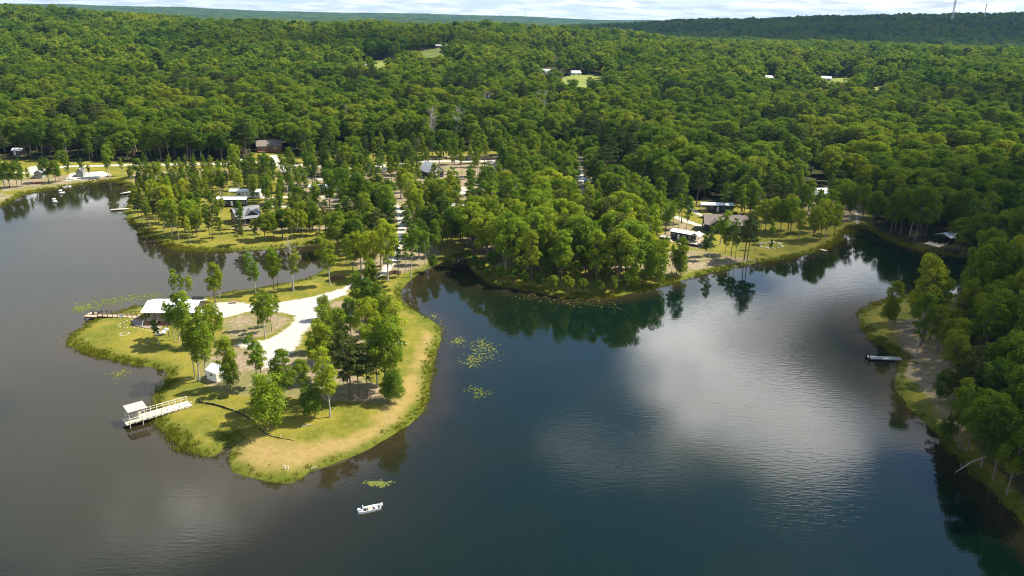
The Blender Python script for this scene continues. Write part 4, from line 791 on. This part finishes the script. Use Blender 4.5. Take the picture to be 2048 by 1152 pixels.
r, L = house('cabin', 'narrow dark cabin with white gable roof at the head of the cove path', 'cabin', (1704, 403), (1719, 403), 8, 2.6, 1.6, 'charcoal', 'white_metal', 'y', .5, .6, (('f', .28, .9, .7, 1.1),), ('f', -.1, 'glass')); mark('the narrow dark cove cabin', r)
part('step', r, M['redwood'], [bx(0, -.3 - .32 * i, .45 - .13 * i, 1.8, .34, .14) for i in range(4)])
# half-hidden cabins and campers between the trees
park_model('long white-roofed cabin with dark sides, half hidden left of the tall central oaks', (618, 388), (660, 388), 'charcoal')
park_model('white cabin behind the light grey one, beside the long gravel road', (466, 335), (492, 334), 'white')
park_model('white-roofed cabin deep in the central trees above the cove', (1030, 386), (1062, 388), 'lightgrey')
park_model('white-roofed cabin half hidden in trees beside the central gravel road', (1160, 372), (1196, 378), 'navy')
park_model('white-roofed cabin hidden in the dense lakeside trees', (1042, 470), (1110, 470), 'lightgrey')
park_model('grey cabin behind the tall trees beside the neck road', (905, 428), (930, 430), 'greysiding')
def camper(label, A, B, Wd=2.5, h=2.5):
    loc, rz, L = front(A, B); L = max(min(L, 8), 5); r = thing('camper_trailer', label, 'trailer', loc, rz)
    part('body', r, M['white'], [hexa([(-L / 2 + .3, 0, .5), (L / 2, 0, .5), (L / 2, Wd, .5), (-L / 2 + .3, Wd, .5)], [(-L / 2, .05, .5 + h), (L / 2 - .3, .05, .5 + h), (L / 2 - .3, Wd - .05, .5 + h), (-L / 2, Wd - .05, .5 + h)])])
    for x in (-.5, .5): part('wheel', r, M['tyre'], [([(x + .33 * math.cos(k * .628), y, .33 + .33 * math.sin(k * .628)) for y in (-.08, .2) for k in range(10)], [(k, (k + 1) % 10, 10 + (k + 1) % 10, 10 + k) for k in range(10)] + [tuple(range(10)), tuple(range(19, 9, -1))])])
    part('hitch', r, M['black'], bar((L / 2, Wd / 2, .55), (L / 2 + 1.2, Wd / 2, .5), .12)); window(r, M['greysiding'], 'f', -L / 4, 1.5, 1.2, .7, .04); window(r, M['greysiding'], 'f', L / 5, 1.5, 1.0, .7, .04); door(r, M['lightgrey'], 'f', 0, .7, .03, .7, 1.8)
camper('white camper trailer beside the gravel junction below the log house', (612, 354), (632, 354)); camper('white camper trailer parked left of the grey metal-roofed cabin', (754, 346), (774, 345)); camper('white camper trailer behind the neck road trees', (902, 384), (920, 384)); camper('white camper trailer near the far bend of the gravel road', (940, 372), (958, 372))
# --- car
g = G(530, 413); r = thing('parked_car', 'dark pickup-sized car parked on the gravel beside the navy cabin', 'car', g, R(35)); mark('the parked car', r)
def wheel(parent, x, y, rr=.36):
    w = part('wheel', parent, M['tyre'], [([(x + rr * math.cos(k * .5236), y + s * .12, rr + rr * math.sin(k * .5236)) for s in (-1, 1) for k in range(12)], [(k, (k + 1) % 12, 12 + (k + 1) % 12, 12 + k) for k in range(12)] + [tuple(range(12)), tuple(range(23, 11, -1))])])
    part('rim', w, M['steel'], [([(x + rr * .6 * math.cos(k * .785), y + (.13 if y > 0 else -.13) * 1.05 + s * .01, rr + rr * .6 * math.sin(k * .785)) for s in (-1, 1) for k in range(8)], [(k, (k + 1) % 8, 8 + (k + 1) % 8, 8 + k) for k in range(8)] + [tuple(range(8)), tuple(range(15, 7, -1))])])
part('body', r, M['carblue'], [hexa([(-2.3, -.9, .35), (2.3, -.9, .35), (2.3, .9, .35), (-2.3, .9, .35)], [(-2.25, -.92, .85), (2.25, -.88, .8), (2.25, .88, .8), (-2.25, .92, .85)]), hexa([(-2.25, -.9, .852), (2.2, -.85, .802), (2.2, .85, .802), (-2.25, .9, .852)], [(-2.2, -.85, 1.0), (1.0, -.8, 1.0), (1.0, .8, 1.0), (-2.2, .85, 1.0)])])
part('cab', r, M['glass'], hexa([(-1.7, -.8, 1.002), (1.0, -.8, 1.002), (1.0, .8, 1.002), (-1.7, .8, 1.002)], [(-1.35, -.65, 1.5), (.35, -.65, 1.5), (.35, .65, 1.5), (-1.35, .65, 1.5)])); part('roof', r, M['carblue'], bx(-.5, 0, 1.502, 1.7, 1.32, .06))
for x in (-1.4, 1.45):
    for y in (-.82, .82): wheel(r, x, y)
for y in (-.6, .6): part('headlight', r, M['white'], bx(2.27, y, .6, .06, .35, .14)); part('tail_light', r, M['red'], bx(-2.29, y, .65, .06, .3, .14))
# --- right shore
r, L = dock('dock', 'weathered grey dock of square panels with dark posts on the right shore', Pz(1736, 714, .5), Pz(1804, 717, .5), 1.9, .5, 'greywood', 'black', 7, rails=(), panels=6); mark('the grey panel dock', r)
for x, y in ((-L / 2 + .1, 1.05), (-L / 2 + .1, -1.05)): part('mooring_post', r, M['black'], bx(x - .2, y, -1.5, .2, .2, 3.0))
chair('dark chair on the bank behind the grey panel dock', *(G(1758, 706) + [0, 0, .0]), 2.2, 'black')
# pavilion on the cove
z = .9; a, b = Pz(1862, 490, z), Pz(1925, 478, z); d = b - a; Lp = float(np.hypot(d[0], d[1])); r = thing('pavilion', 'open waterside pavilion with white gable roof over a pale deck', 'pavilion', (*((a + b)[:2] / 2), 0), math.atan2(d[1], d[0])); mark('the waterside pavilion', r)
part('deck', r, M['newwood'], bx(0, 0, z - .2, Lp, 6.0, .2)); part('roof', r, M['white_metal'], slopes(-Lp * .18, Lp * .42, -3.4, 3.4, 3.5, 4.7, 'x', .1))
part('truss', r, M['darkwood'], [gable(-Lp * .16, -Lp * .15, -3.0, 3.0, 3.5, 4.6), gable(Lp * .39, Lp * .4, -3.0, 3.0, 3.5, 4.6)])
for x in (-Lp * .15, Lp * .12, Lp * .39):
    for y in (-2.8, 2.8): part('post', r, M['darkwood'], bx(x, y, z + .002, .18, .18, 2.75))
for x in (-Lp * .45, -Lp * .1, Lp * .25, Lp * .45):
    for y in (-2.6, 2.6): part('pile', r, M['darkwood'], bx(x, y, -2.2, .22, .22, 2.88))
part('rail', r, M['darkwood'], [bx(Lp * .15, -2.9, z + .95, Lp * .6, .08, .08), bx(Lp * .15, -2.9, z + .5, Lp * .6, .05, .05)])
ca = math.atan2(d[1], d[0]); cc_, ss_ = math.cos(ca), math.sin(ca); c0 = (a + b) / 2
for i, (x, y) in enumerate(((-.42, 1.5), (-.42, .3), (-.4, -1.0), (-.32, -2.0), (-.22, -2.4))):
    xx, yy = x * Lp, y; chair('pale deck chair on the open front of the waterside pavilion, %s from the wooded end' % ('first', 'second', 'third', 'fourth', 'fifth')[i], c0[0] + xx * cc_ - yy * ss_, c0[1] + xx * ss_ + yy * cc_, z, ca + R(90 + 20 * i), 'newwood', 'pavilion deck chairs')
dock('boardwalk', 'railed boardwalk leading from the pavilion back into the wood', Pz(1925, 476, .9), Pz(1962, 466, .9), 1.8, .9, 'newwood', 'newwood', 7, cat_='boardwalk')
dock('boardwalk', 'low dark boardwalk crossing the shaded bank behind the pavilion', G(1912, 448) + [0, 0, 0], G(1960, 458), 1.5, 2.2, 'greywood', 'greywood', 6, cat_='boardwalk')
# planks and small docks
for lb, A, B, wd in (('white plank dock lying on the lakeside lawn edge', (1617, 493), (1653, 501), 1.5), ('low pale dock at the tip of the cabin shore', (222, 419), (262, 416.5), 1.6), ('small pale dock in the bay below the left bank', (243, 387), (262, 383), 1.8)):
    r, L = dock('dock', lb, Pz(*A, .45), Pz(*B, .45), wd, .45, 'newwood', 'greywood', 4, rails=())
    if 'cabin shore' in lb: mark('the low pale dock', r)
# boats
def boat(label, p, rz, Lb, wb, cat_='boat', seats=True, motor=True, hull='alu', name='boat'):
    r = thing(name, label, cat_, (p[0], p[1], -.12), rz); st = [(-Lb / 2, .86), (-Lb / 4, 1.0), (Lb / 5, 1.0), (Lb * .38, .9), (Lb / 2, .62)]
    V = []; n = len(st); hh = .62
    for i, (x, q) in enumerate(st):
        w = wb / 2 * q; rise = .12 if i == n - 1 else 0
        V += [(x, -w, hh + rise), (x, -w * .82, .02 + rise * 1.2), (x, w * .82, .02 + rise * 1.2), (x, w, hh + rise), (x, w - .07, hh + rise), (x, w * .82 - .07, .12 + rise), (x, -w * .82 + .07, .12 + rise), (x, -w + .07, hh + rise)]
    Fq = [(i * 8 + k, i * 8 + (k + 1) % 8, i * 8 + 8 + (k + 1) % 8, i * 8 + 8 + k) for i in range(n - 1) for k in range(8)]
    for b0 in (0, (n - 1) * 8):
        for q in ((0, 1, 6, 7), (1, 2, 5, 6), (2, 3, 4, 5)): Fq.append(tuple(b0 + k for k in (q if b0 else q[::-1])))
    part('hull', r, M[hull], (V, [f[::-1] for f in Fq]))
    part('transom', r, M[hull], bx(-Lb / 2 + .04, 0, .05, .08, wb * .8, .55)); part('floor', r, M['sand'], bx(0, 0, .14, Lb * .86, wb * .6, .03))
    if seats:
        part('bow_deck', r, M[hull], bx(Lb * .38, 0, .46, Lb * .18, wb * .66, .05)); part('bench', r, M['sand'], bx(0, 0, .38, .35, wb * .8, .08)); part('bench', r, M[hull], bx(-Lb * .3, 0, .38, .4, wb * .8, .08))
        s = part('swivel_seat', r, M['white'], [cyl(Lb * .33, 0, .51, .06, .06, .3, 8), bx(Lb * .33, 0, .81, .45, .45, .1), bx(Lb * .33 - .2, 0, .9, .1, .45, .45)]); part('cushion', s, M['black'], bx(Lb * .33 + .05, 0, .912, .32, .36, .05))
        part('tackle_box', r, M['black'], bx(-.7, .25, .17, .4, .3, .26)); part('cooler', r, M['black'], bx(.7, -.25, .17, .4, .35, .3))
    if motor:
        m_ = part('outboard_motor', r, M['white'], [hexa([(-Lb / 2 - .42, -.17, .6), (-Lb / 2 + .02, -.17, .6), (-Lb / 2 + .02, .17, .6), (-Lb / 2 - .42, .17, .6)], [(-Lb / 2 - .36, -.13, 1.05), (-Lb / 2 - .04, -.13, 1.02), (-Lb / 2 - .04, .13, 1.02), (-Lb / 2 - .36, .13, 1.05)])]); part('shaft', m_, M['black'], bx(-Lb / 2 - .2, 0, -.4, .14, .1, 1.0))
    return r
a, b = Pz(717, 1023, .3), Pz(760, 1013, .3); d = a - b
r = boat('white flat-bottomed fishing boat with outboard motor alone on the open lake', (a + b) / 2, math.atan2(d[1], d[0]), max(3.9, float(np.linalg.norm(d))), 1.45); mark('the white fishing boat', r)
boat('small grey rowing boat moored at the foot of the cove path', Pz(1703, 450), R(15), 3.6, 1.4, motor=False, seats=False, hull='steel', name='rowing_boat')
boat('red-rimmed white boat pulled up on the left bank', G(134, 374) + [0, 0, .2], R(50), 3.6, 1.4, motor=False, seats=False, name='rowing_boat')
def swan(label, u, v, s=1.0):
    p = Pz(u, v); r = thing('pedal_boat', label, 'pedal boat', (p[0], p[1], 0), R(40 if u > 115 else -20))
    part('hull', r, M['white'], [cyl(0, 0, -.1, .8 * s, 1.0 * s, .45, 10), hexa([(.5, -.5, -.1), (1.6, -.15, .0), (1.6, .15, .0), (.5, .5, -.1)], [(.5, -.6, .35), (1.75, -.2, .4), (1.75, .2, .4), (.5, .6, .35)])])
    part('canopy', r, M['white'], [cyl(-.1, 0, 1.25, .85, .5, .22, 10)] ); part('canopy_post', r, M['white'], [bx(-.6, .5, .34, .06, .06, .93), bx(-.6, -.5, .34, .06, .06, .93), bx(.4, .5, .34, .06, .06, .93), bx(.4, -.5, .34, .06, .06, .93)]); part('seat', r, M['lightgrey'], bx(-.3, 0, .352, .4, 1.1, .3))
swan('white pedal boat floating in the dark reflection of the left bank', 109, 403.5); swan('white pedal boat close in to the left bank', 122, 386)
for i, (u, v, rz, lb) in enumerate(((69, 367, .1, 'orange-red kayak lying on the left bank, nearer the lakeside trees'), (79, 365, .25, 'orange kayak lying on the left bank, nearer the grey-green shed'))):
    g = G(u, v); r = thing('kayak', lb, 'kayak', g, rz); n = 9; V = []
    for j in range(n):
        q = j / (n - 1); x = (q - .5) * 3.6; w = .36 * math.sin(math.pi * (.04 + .92 * q)) ** .7
        V += [(x, -w, .3), (x, -w * .6, .02), (x, w * .6, .02), (x, w, .3), (x, 0, .42)]
    part('hull', r, M['orange' if i else 'red'], (V, [(j * 5 + k, j * 5 + 5 + k, j * 5 + 5 + (k + 1) % 5, j * 5 + (k + 1) % 5) for j in range(n - 1) for k in range(5)] + [(0, 1, 2, 3, 4), tuple(range(n * 5 - 1, n * 5 - 6, -1))])); part('cockpit', r, M['black'], cyl(0, 0, .36, .25, .27, .09, 10))
# --- log screens by the gravel drive
for lb, A, B, n in (('curved screen of brown upright logs at the lakeside end of the gravel drive', (658, 563), (690, 558), 16), ('short screen of brown upright logs beside the neck road', (778, 551), (802, 549), 12)):
    loc, rz, L = front(A, B); r = thing('log_screen', lb, 'screen', loc, rz); mark('the log screen by the drive' if n > 12 else 'the short log screen', r)
    for i in range(n):
        x = -L / 2 + L * (i + .5) / n; y = .9 * math.sin(math.pi * (i + .5) / n) * 1.2; part('log', r, M['log' if i % 3 else 'brownwood'], cyl(x, y, -.3, L / n * .52, L / n * .48, 1.5 + .25 * ((i * 7) % 5) / 4, 7))
    part('rail', r, M['brownwood'], [bar((-L / 2 + L * i / 6, .9 * math.sin(math.pi * i / 6) * 1.2 + .22, .9), (-L / 2 + L * (i + 1) / 6, .9 * math.sin(math.pi * (i + 1) / 6) * 1.2 + .22, .9), .1) for i in range(6)])
# --- silt fence
FL = [(390,807),(402,806),(415,808),(427,810),(439,813),(456,819),(467,822),(478,827),(491,834),(503,842),(517,857),(532,869),(546,874),(561,877),(590,882)]
q = [G(u, v) for u, v in FL]; pts = []
for i in range(len(q) - 1):
    for k in range(4): pts.append(q[i] + (q[i + 1] - q[i]) * k / 4)
pts.append(q[-1]); r = thing('silt_fence', 'sagging black fabric silt fence curving across the lawn below the trees', 'fence', pts[0]); rgf = random.Random(4); V = []; n = len(pts)
for i, p in enumerate(pts):
    o_ = p - pts[0]; hgt = (.34 + rgf.uniform(-.2, .12)) * (1 if i < 40 else max(.35, 1 - (i - 40) / 22)); w = rgf.uniform(-.12, .12); zz_ = float(H(p[0], p[1])) - pts[0][2]
    V += [(o_[0] + w, o_[1] - .02, zz_ - .1), (o_[0] + w, o_[1] + .03, zz_ - .1), (o_[0] - w, o_[1] + .03, zz_ + hgt), (o_[0] - w, o_[1] - .02, zz_ + hgt)]
part('fabric', r, M['fabric'], (V, [(i * 4 + k, i * 4 + (k + 1) % 4, i * 4 + 4 + (k + 1) % 4, i * 4 + 4 + k) for i in range(n - 1) for k in range(4)] + [(0, 1, 2, 3), tuple(range(4 * n - 1, 4 * n - 5, -1))]))
for i in range(0, n, 4): p = pts[i] - pts[0]; part('stake', r, M['newwood'], bx(p[0], p[1] + .07, float(H(*pts[i][:2])) - pts[0][2] - .2, .05, .05, 1.05))
# --- rocks on the right lawn, fire rings, logs
rgr = random.Random(8)
for i in range(22):
    u = 1542 + 24 * math.cos(i * .2856) * rgr.uniform(.75, 1.1); v = 491 + 6.5 * math.sin(i * .2856) * rgr.uniform(.75, 1.1); rock(u, v, rgr.uniform(.35, .7), 'pale landscape rock in the oval bed on the right lawn', 'rocks of the lawn bed', i, i)
def ring(label, u, v, rad):
    g = G(u, v); r = thing('fire_ring', label, 'fire pit', g)
    for i in range(10): a = i * .6283; part('stone', r, M['stone'], rock_mesh(i, .38, .3, .35)).location = (math.cos(a) * rad, math.sin(a) * rad, 0)
    part('ash', r, M['greywood'], cyl(0, 0, -.1, rad * .9, rad * .8, .16, 12)); mark('the fire ring', r)
ring('round pale fire ring on the grass beside the peninsula trees', 803, 687, .9)
def log_(label, A, B, rr, zl=.12, branches=0, m_='bark'):
    a, b = G(*A), G(*B); a = a + [0, 0, zl]; b = b + [0, 0, zl]; mid = (a + b) / 2 + [0, 0, .2 * branches]; v, f = tube([a - a, mid - a, b - a], [rr, rr * .8, rr * .4], 7)
    sh = [(v, f)]
    for k in range(branches): s = (b - a) * (.4 + .18 * k); sh.append(tube([s, s + np.array([.5 - k * .4, .6, .7])], [rr * .4, .02], 5))
    solo('fallen_branch', M_GREYBARK, sh, label, 'branch', a)
log_('thin fallen branch lying on the mown grass of the point', (604, 853), (622, 850), .14); log_('pale bent branch reaching from the dark right bank into the water', (1972, 916), (1909, 948), .16, .3, 3); log_('pale stick at the water edge of the point', (622, 938), (634, 934), .12); log_('pale trunk lying on the dirt of the right spit', (1806, 662), (1826, 661), .2); log_('grey log on the dirt behind the right spit trees', (1890, 650), (1912, 652), .2)
g = G(570, 938); solo('survey_stake', M['white'], bx(0, 0, -.2, .16, .16, 1.0), 'taller white stake on the grassy tip of the point', 'stake', g); solo('survey_stake', M['white'], bx(0, 0, -.2, .14, .14, .8), 'shorter white stake on the grassy tip of the point', 'stake', g + [.55, .1, 0])
# picnic table, shrubs by the lodge
g = G(467, 606); r = thing('picnic_table', 'red-brown picnic table at the edge of the gravel behind the lodge', 'table', g, .3)
part('table_top', r, M['redwood'], bx(0, 0, .72, 1.9, .75, .06))
for s in (-1, 1): part('bench', r, M['redwood'], bx(0, s * .72, .42, 1.9, .28, .05)); part('leg', r, M['darkwood'], [bar((s * .7, -.7, 0), (s * .7, .25, .72), .09), bar((s * .7, .7, 0), (s * .7, -.25, .72), .09), bx(s * .7, 0, .34, .08, 1.5, .075)])
# --- far houses
for lb, A, B, wl, rf in (('pink-brown house with pale roof on the cleared hilltop field', (872, 97), (896, 97), 'brick', 'lightgrey'), ('pale barn beside tall pines across the wood', (1083, 149), (1103, 149), 'lightgrey', 'lightgrey'), ('white house behind the distant dirt yard', (1143, 152), (1162, 152), 'white', 'grey_metal'), ('brown house with pale roof among trees on the right rise', (1522, 162), (1546, 162), 'brownwood', 'lightgrey'), ('low white house at the top of the small right-hand field', (1640, 163), (1662, 163), 'lightgrey', 'grey_metal'), ('low grey-roofed house beyond the field with the round tree', (1770, 183), (1796, 183), 'greysiding', 'slate'), ('lone pale roof deep in the left woods', (318, 153), (334, 153), 'lightgrey', 'lightgrey'), ('small white building beside the little hilltop meadow', (722, 138), (732, 138), 'white', 'grey_metal')):
    house('house', lb, 'house', A, B, 9, 3.2, 2.0, wl, rf, 'x', .5, .2, (('f', -.25, 1, 1.8, 1.3), ('f', .25, 1, 1.8, 1.3)), ('f', 0, 'white'))
g = G(1207, 158); r = thing('broadleaf_tree', 'small bright yellow tree standing alone beside the distant dirt yard', 'tree', g); r.scale = (.9, .9, .8)
o = bpy.data.objects.new('trunk', PROTO['oak'][1][0]); COL.objects.link(o); o.parent = r; o = bpy.data.objects.new('crown', PROTO['oak'][1][1]); COL.objects.link(o); o.parent = r; o.color = (3.2, 2.2, .6, 1)
# --- masts on the ridges
def mast(label, u, v, vt, D, w):
    d = ray(u, v); k = D / np.hypot(d[0], d[1]); p = CAM + d * k; z0 = float(H(p[0], p[1])); top = CAM + ray(u, vt) * (D / np.hypot(*ray(u, vt)[:2])); Ht = top[2] - z0
    r = thing('radio_mast', label, 'mast', (p[0], p[1], z0)); sh = []
    for k in range(3):
        a = k * 2.094; part('leg', r, M['steel'], bar((math.cos(a) * w, math.sin(a) * w, 0), (math.cos(a) * w * .5, math.sin(a) * w * .5, Ht), w * .28))
    n = max(4, int(Ht / 9))
    for i in range(n):
        for k in range(3):
            a, b = k * 2.094, (k + 1) * 2.094; q0, q1 = w * (1 - .5 * i / n), w * (1 - .5 * (i + 1) / n); sh.append(bar((math.cos(a) * q0, math.sin(a) * q0, Ht * i / n), (math.cos(b) * q1, math.sin(b) * q1, Ht * (i + 1) / n), w * .14))
    part('lattice', r, M['steel'], sh); part('antenna', r, M['white'], bar((0, 0, Ht * .96), (0, 0, Ht * 1.06), w * .3))
mast('tall steel lattice mast running out of the picture above the right ridge', 1905, 34, -30, 2650, 3.2); mast('thinner steel mast on the right ridge near the picture edge', 1969, 30, 8, 2700, 1.8); mast('distant steel mast on the middle horizon', 1050, 36, 21, 5600, 3.0)
# --- lily pads
def pads(label, spots, n, rr, seed):
    rg = np.random.default_rng(seed); V = []; T = []
    for i in range(n):
        u, v, su, sv = spots[rg.integers(len(spots))]; p = Pz(u + rg.normal() * su, v + rg.normal() * sv)
        if float(shore(p[0], p[1])) > -.2: continue
        r_ = rr * rg.uniform(.5, 1.3); b = len(V); n_ = 7; tz = .012 + .02 * rg.random()
        V.append((p[0], p[1], tz + .01)); V += [(p[0] + r_ * math.cos(k * 6.283 / n_ + i), p[1] + r_ * math.sin(k * 6.283 / n_ + i), tz + .03 * rg.random()) for k in range(n_)]
        T += [(b, b + 1 + k, b + 1 + (k + 1) % n_) for k in range(n_ - 1)]
    link('lily_pads', mesh_np('lily_pads', V, None, T, mats=[M_PAD]), kind='stuff', label=label, category='lily pads')
pads('yellow-green patch of lily pads beside the fishing boat', [(758, 967, 10, 2.6), (752, 966, 8, 1.5), (763, 969, 9, 3.5)], 130, .22, 1)
pads('pale lily pads drifting off the curved shore of the point', [(963, 690, 12, 6), (945, 722, 10, 7), (950, 712, 16, 9), (915, 682, 8, 4), (975, 700, 14, 10)], 430, .2, 2)
pads('small loose patch of lily pads in the blue water', [(955, 790, 8, 6), (965, 785, 10, 4), (950, 778, 8, 3)], 90, .2, 3)
pads('long drift of pads and weed off the brown lodge dock', [(180, 613, 18, 4), (210, 605, 20, 4), (250, 598, 22, 3.5), (290, 592, 20, 3), (160, 618, 10, 4)], 620, .24, 4)
pads('small lily patch in the bay between lodge lawn and pier', [(235, 748, 12, 3), (233, 756, 6, 4), (245, 744, 9, 2)], 80, .2, 5)
pads('lily pads in the dark reflection off the wooded shore', [(1215, 612, 18, 4), (1170, 605, 25, 4), (1120, 602, 25, 5), (1060, 595, 25, 5)], 120, .2, 6)
pads('scattered pads in the shaded cove beside the neck', [(865, 632, 8, 3), (880, 648, 12, 7)], 70, .18, 7)

# ------------------------------------------------------------------ the trees one can tell apart
_o = 'first second third fourth fifth sixth seventh eighth ninth tenth eleventh twelfth thirteenth fourteenth fifteenth sixteenth seventeenth eighteenth nineteenth twentieth'.split(); _o += ['twenty-' + k for k in _o[:9]] + ['thirtieth'] + ['thirty-' + k for k in _o[:9]]
ORD = ['nearest'] + [k + ' nearest' for k in _o[1:]]
NAMES = {'oak': ('broadleaf_tree', 'round-crowned broadleaf tree'), 'tall': ('tall_broadleaf_tree', 'tall narrow-crowned tree'), 'slim': ('young_tree', 'slim bare-stemmed young tree'), 'pine': ('pine_tree', 'dark olive pine'), 'bush': ('shrub', 'bushy low tree'), 'dead': ('bare_tree', 'leafless grey tree')}
seen_ = {}; rt = np.random.default_rng(77); MK = [(p, x, y) for p, x, y in MARKS]
near_of = []
for i in INDIV:
    d = [math.hypot(TA[i, 0] - x, TA[i, 1] - y) for _, x, y in MK]; j = int(np.argmin(d)); near_of.append((d[j], j, i))
near_of.sort()
for dist, j, i in near_of:
    x, y, z, h, kd = TREES[i]; key = (kd, j); c = seen_.get(key, 0); seen_[key] = c + 1; nm, desc = NAMES[kd]
    if c < len(ORD): lb = desc + ', ' + ORD[c] + ' of its kind to ' + MK[j][0]; grp = None
    else: lb = desc + ' in the crowd of trees well beyond ' + MK[j][0]; grp = 'trees beyond ' + MK[j][0]
    r = thing(nm, lb, 'shrub' if kd == 'bush' else 'tree', (x, y, z), rt.uniform(0, 6.28), grp)
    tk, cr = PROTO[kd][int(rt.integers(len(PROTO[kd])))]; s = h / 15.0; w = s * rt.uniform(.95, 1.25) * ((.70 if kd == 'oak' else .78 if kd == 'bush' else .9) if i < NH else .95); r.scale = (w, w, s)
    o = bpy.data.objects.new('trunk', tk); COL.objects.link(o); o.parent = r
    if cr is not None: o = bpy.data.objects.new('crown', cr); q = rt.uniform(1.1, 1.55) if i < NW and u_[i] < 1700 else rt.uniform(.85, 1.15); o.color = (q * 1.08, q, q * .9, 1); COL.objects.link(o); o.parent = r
# ------------------------------------------------------------------ clouds that shade the right shore and the far right hill
cm = bpy.data.materials.new('cloud_vapour'); cm.use_nodes = True; t = NT(cm.node_tree)
pc_ = t.n('ShaderNodeVolumePrincipled'); pc_.inputs['Color'].default_value = (.97, .97, .98, 1); pc_.inputs['Density'].default_value = .0085; pc_.inputs['Anisotropy'].default_value = .3
t.l(pc_.outputs[0], t.n('ShaderNodeOutputMaterial').inputs['Volume'])
def cloud(cx, cy, rx, ry, rz_, seed, zc=1150):
    na, nb_ = 40, 20; V = []; Fq = []
    for j in range(nb_ + 1):
        th = math.pi * j / nb_
        for i in range(na):
            ph = 2 * math.pi * i / na; d = np.array([math.sin(th) * math.cos(ph), math.sin(th) * math.sin(ph), math.cos(th)])
            q = 1 + .5 * (vnoise(np.array(d[0] * 2 + 9), np.array(d[1] * 2 + d[2] + 9), seed) - .5) + .35 * (vnoise(np.array(d[0] * 5 + 20), np.array(d[1] * 5 + d[2] * 3 + 20), seed + 1) - .5)
            V.append((d[0] * rx * q, d[1] * ry * q, max(d[2], -.35) * rz_ * q))
    for j in range(nb_):
        for i in range(na): Fq.append((j * na + i, (j + 1) * na + i, (j + 1) * na + (i + 1) % na, j * na + (i + 1) % na))
    o = link('cloud', mesh_np('cloud', V, Fq, mats=[cm], smooth=True), kind='stuff'); o.location = (cx, cy, zc)
def shade(x, y, rx, ry, rz_, seed, zc=1150): k = (zc - 20) / math.tan(SUN_EL); cloud(x + math.sin(SUN_AZ) * k, y + math.cos(SUN_AZ) * k, rx, ry, rz_, seed, zc)
shade(1700, 2500, 1600, 780, 220, 1); shade(335, 200, 175, 215, 190, 2); shade(560, 660, 260, 110, 70, 3); shade(-250, 1050, 240, 110, 60, 4)
# ------------------------------------------------------------------ air
hm = bpy.data.materials.new('air_haze'); hm.use_nodes = True; t = NT(hm.node_tree)
pvn = t.n('ShaderNodeVolumePrincipled'); pvn.inputs['Color'].default_value = (.22, .48, .80, 1); pvn.inputs['Density'].default_value = 4.2e-5; pvn.inputs['Anisotropy'].default_value = .2
t.l(pvn.outputs[0], t.n('ShaderNodeOutputMaterial').inputs['Volume'])
me = pm('haze', hm, [bx(0, 6500, -8, 32000, 19000, 330)]); o = bpy.data.objects.new('haze', me); COL.objects.link(o); o['kind'] = 'stuff'
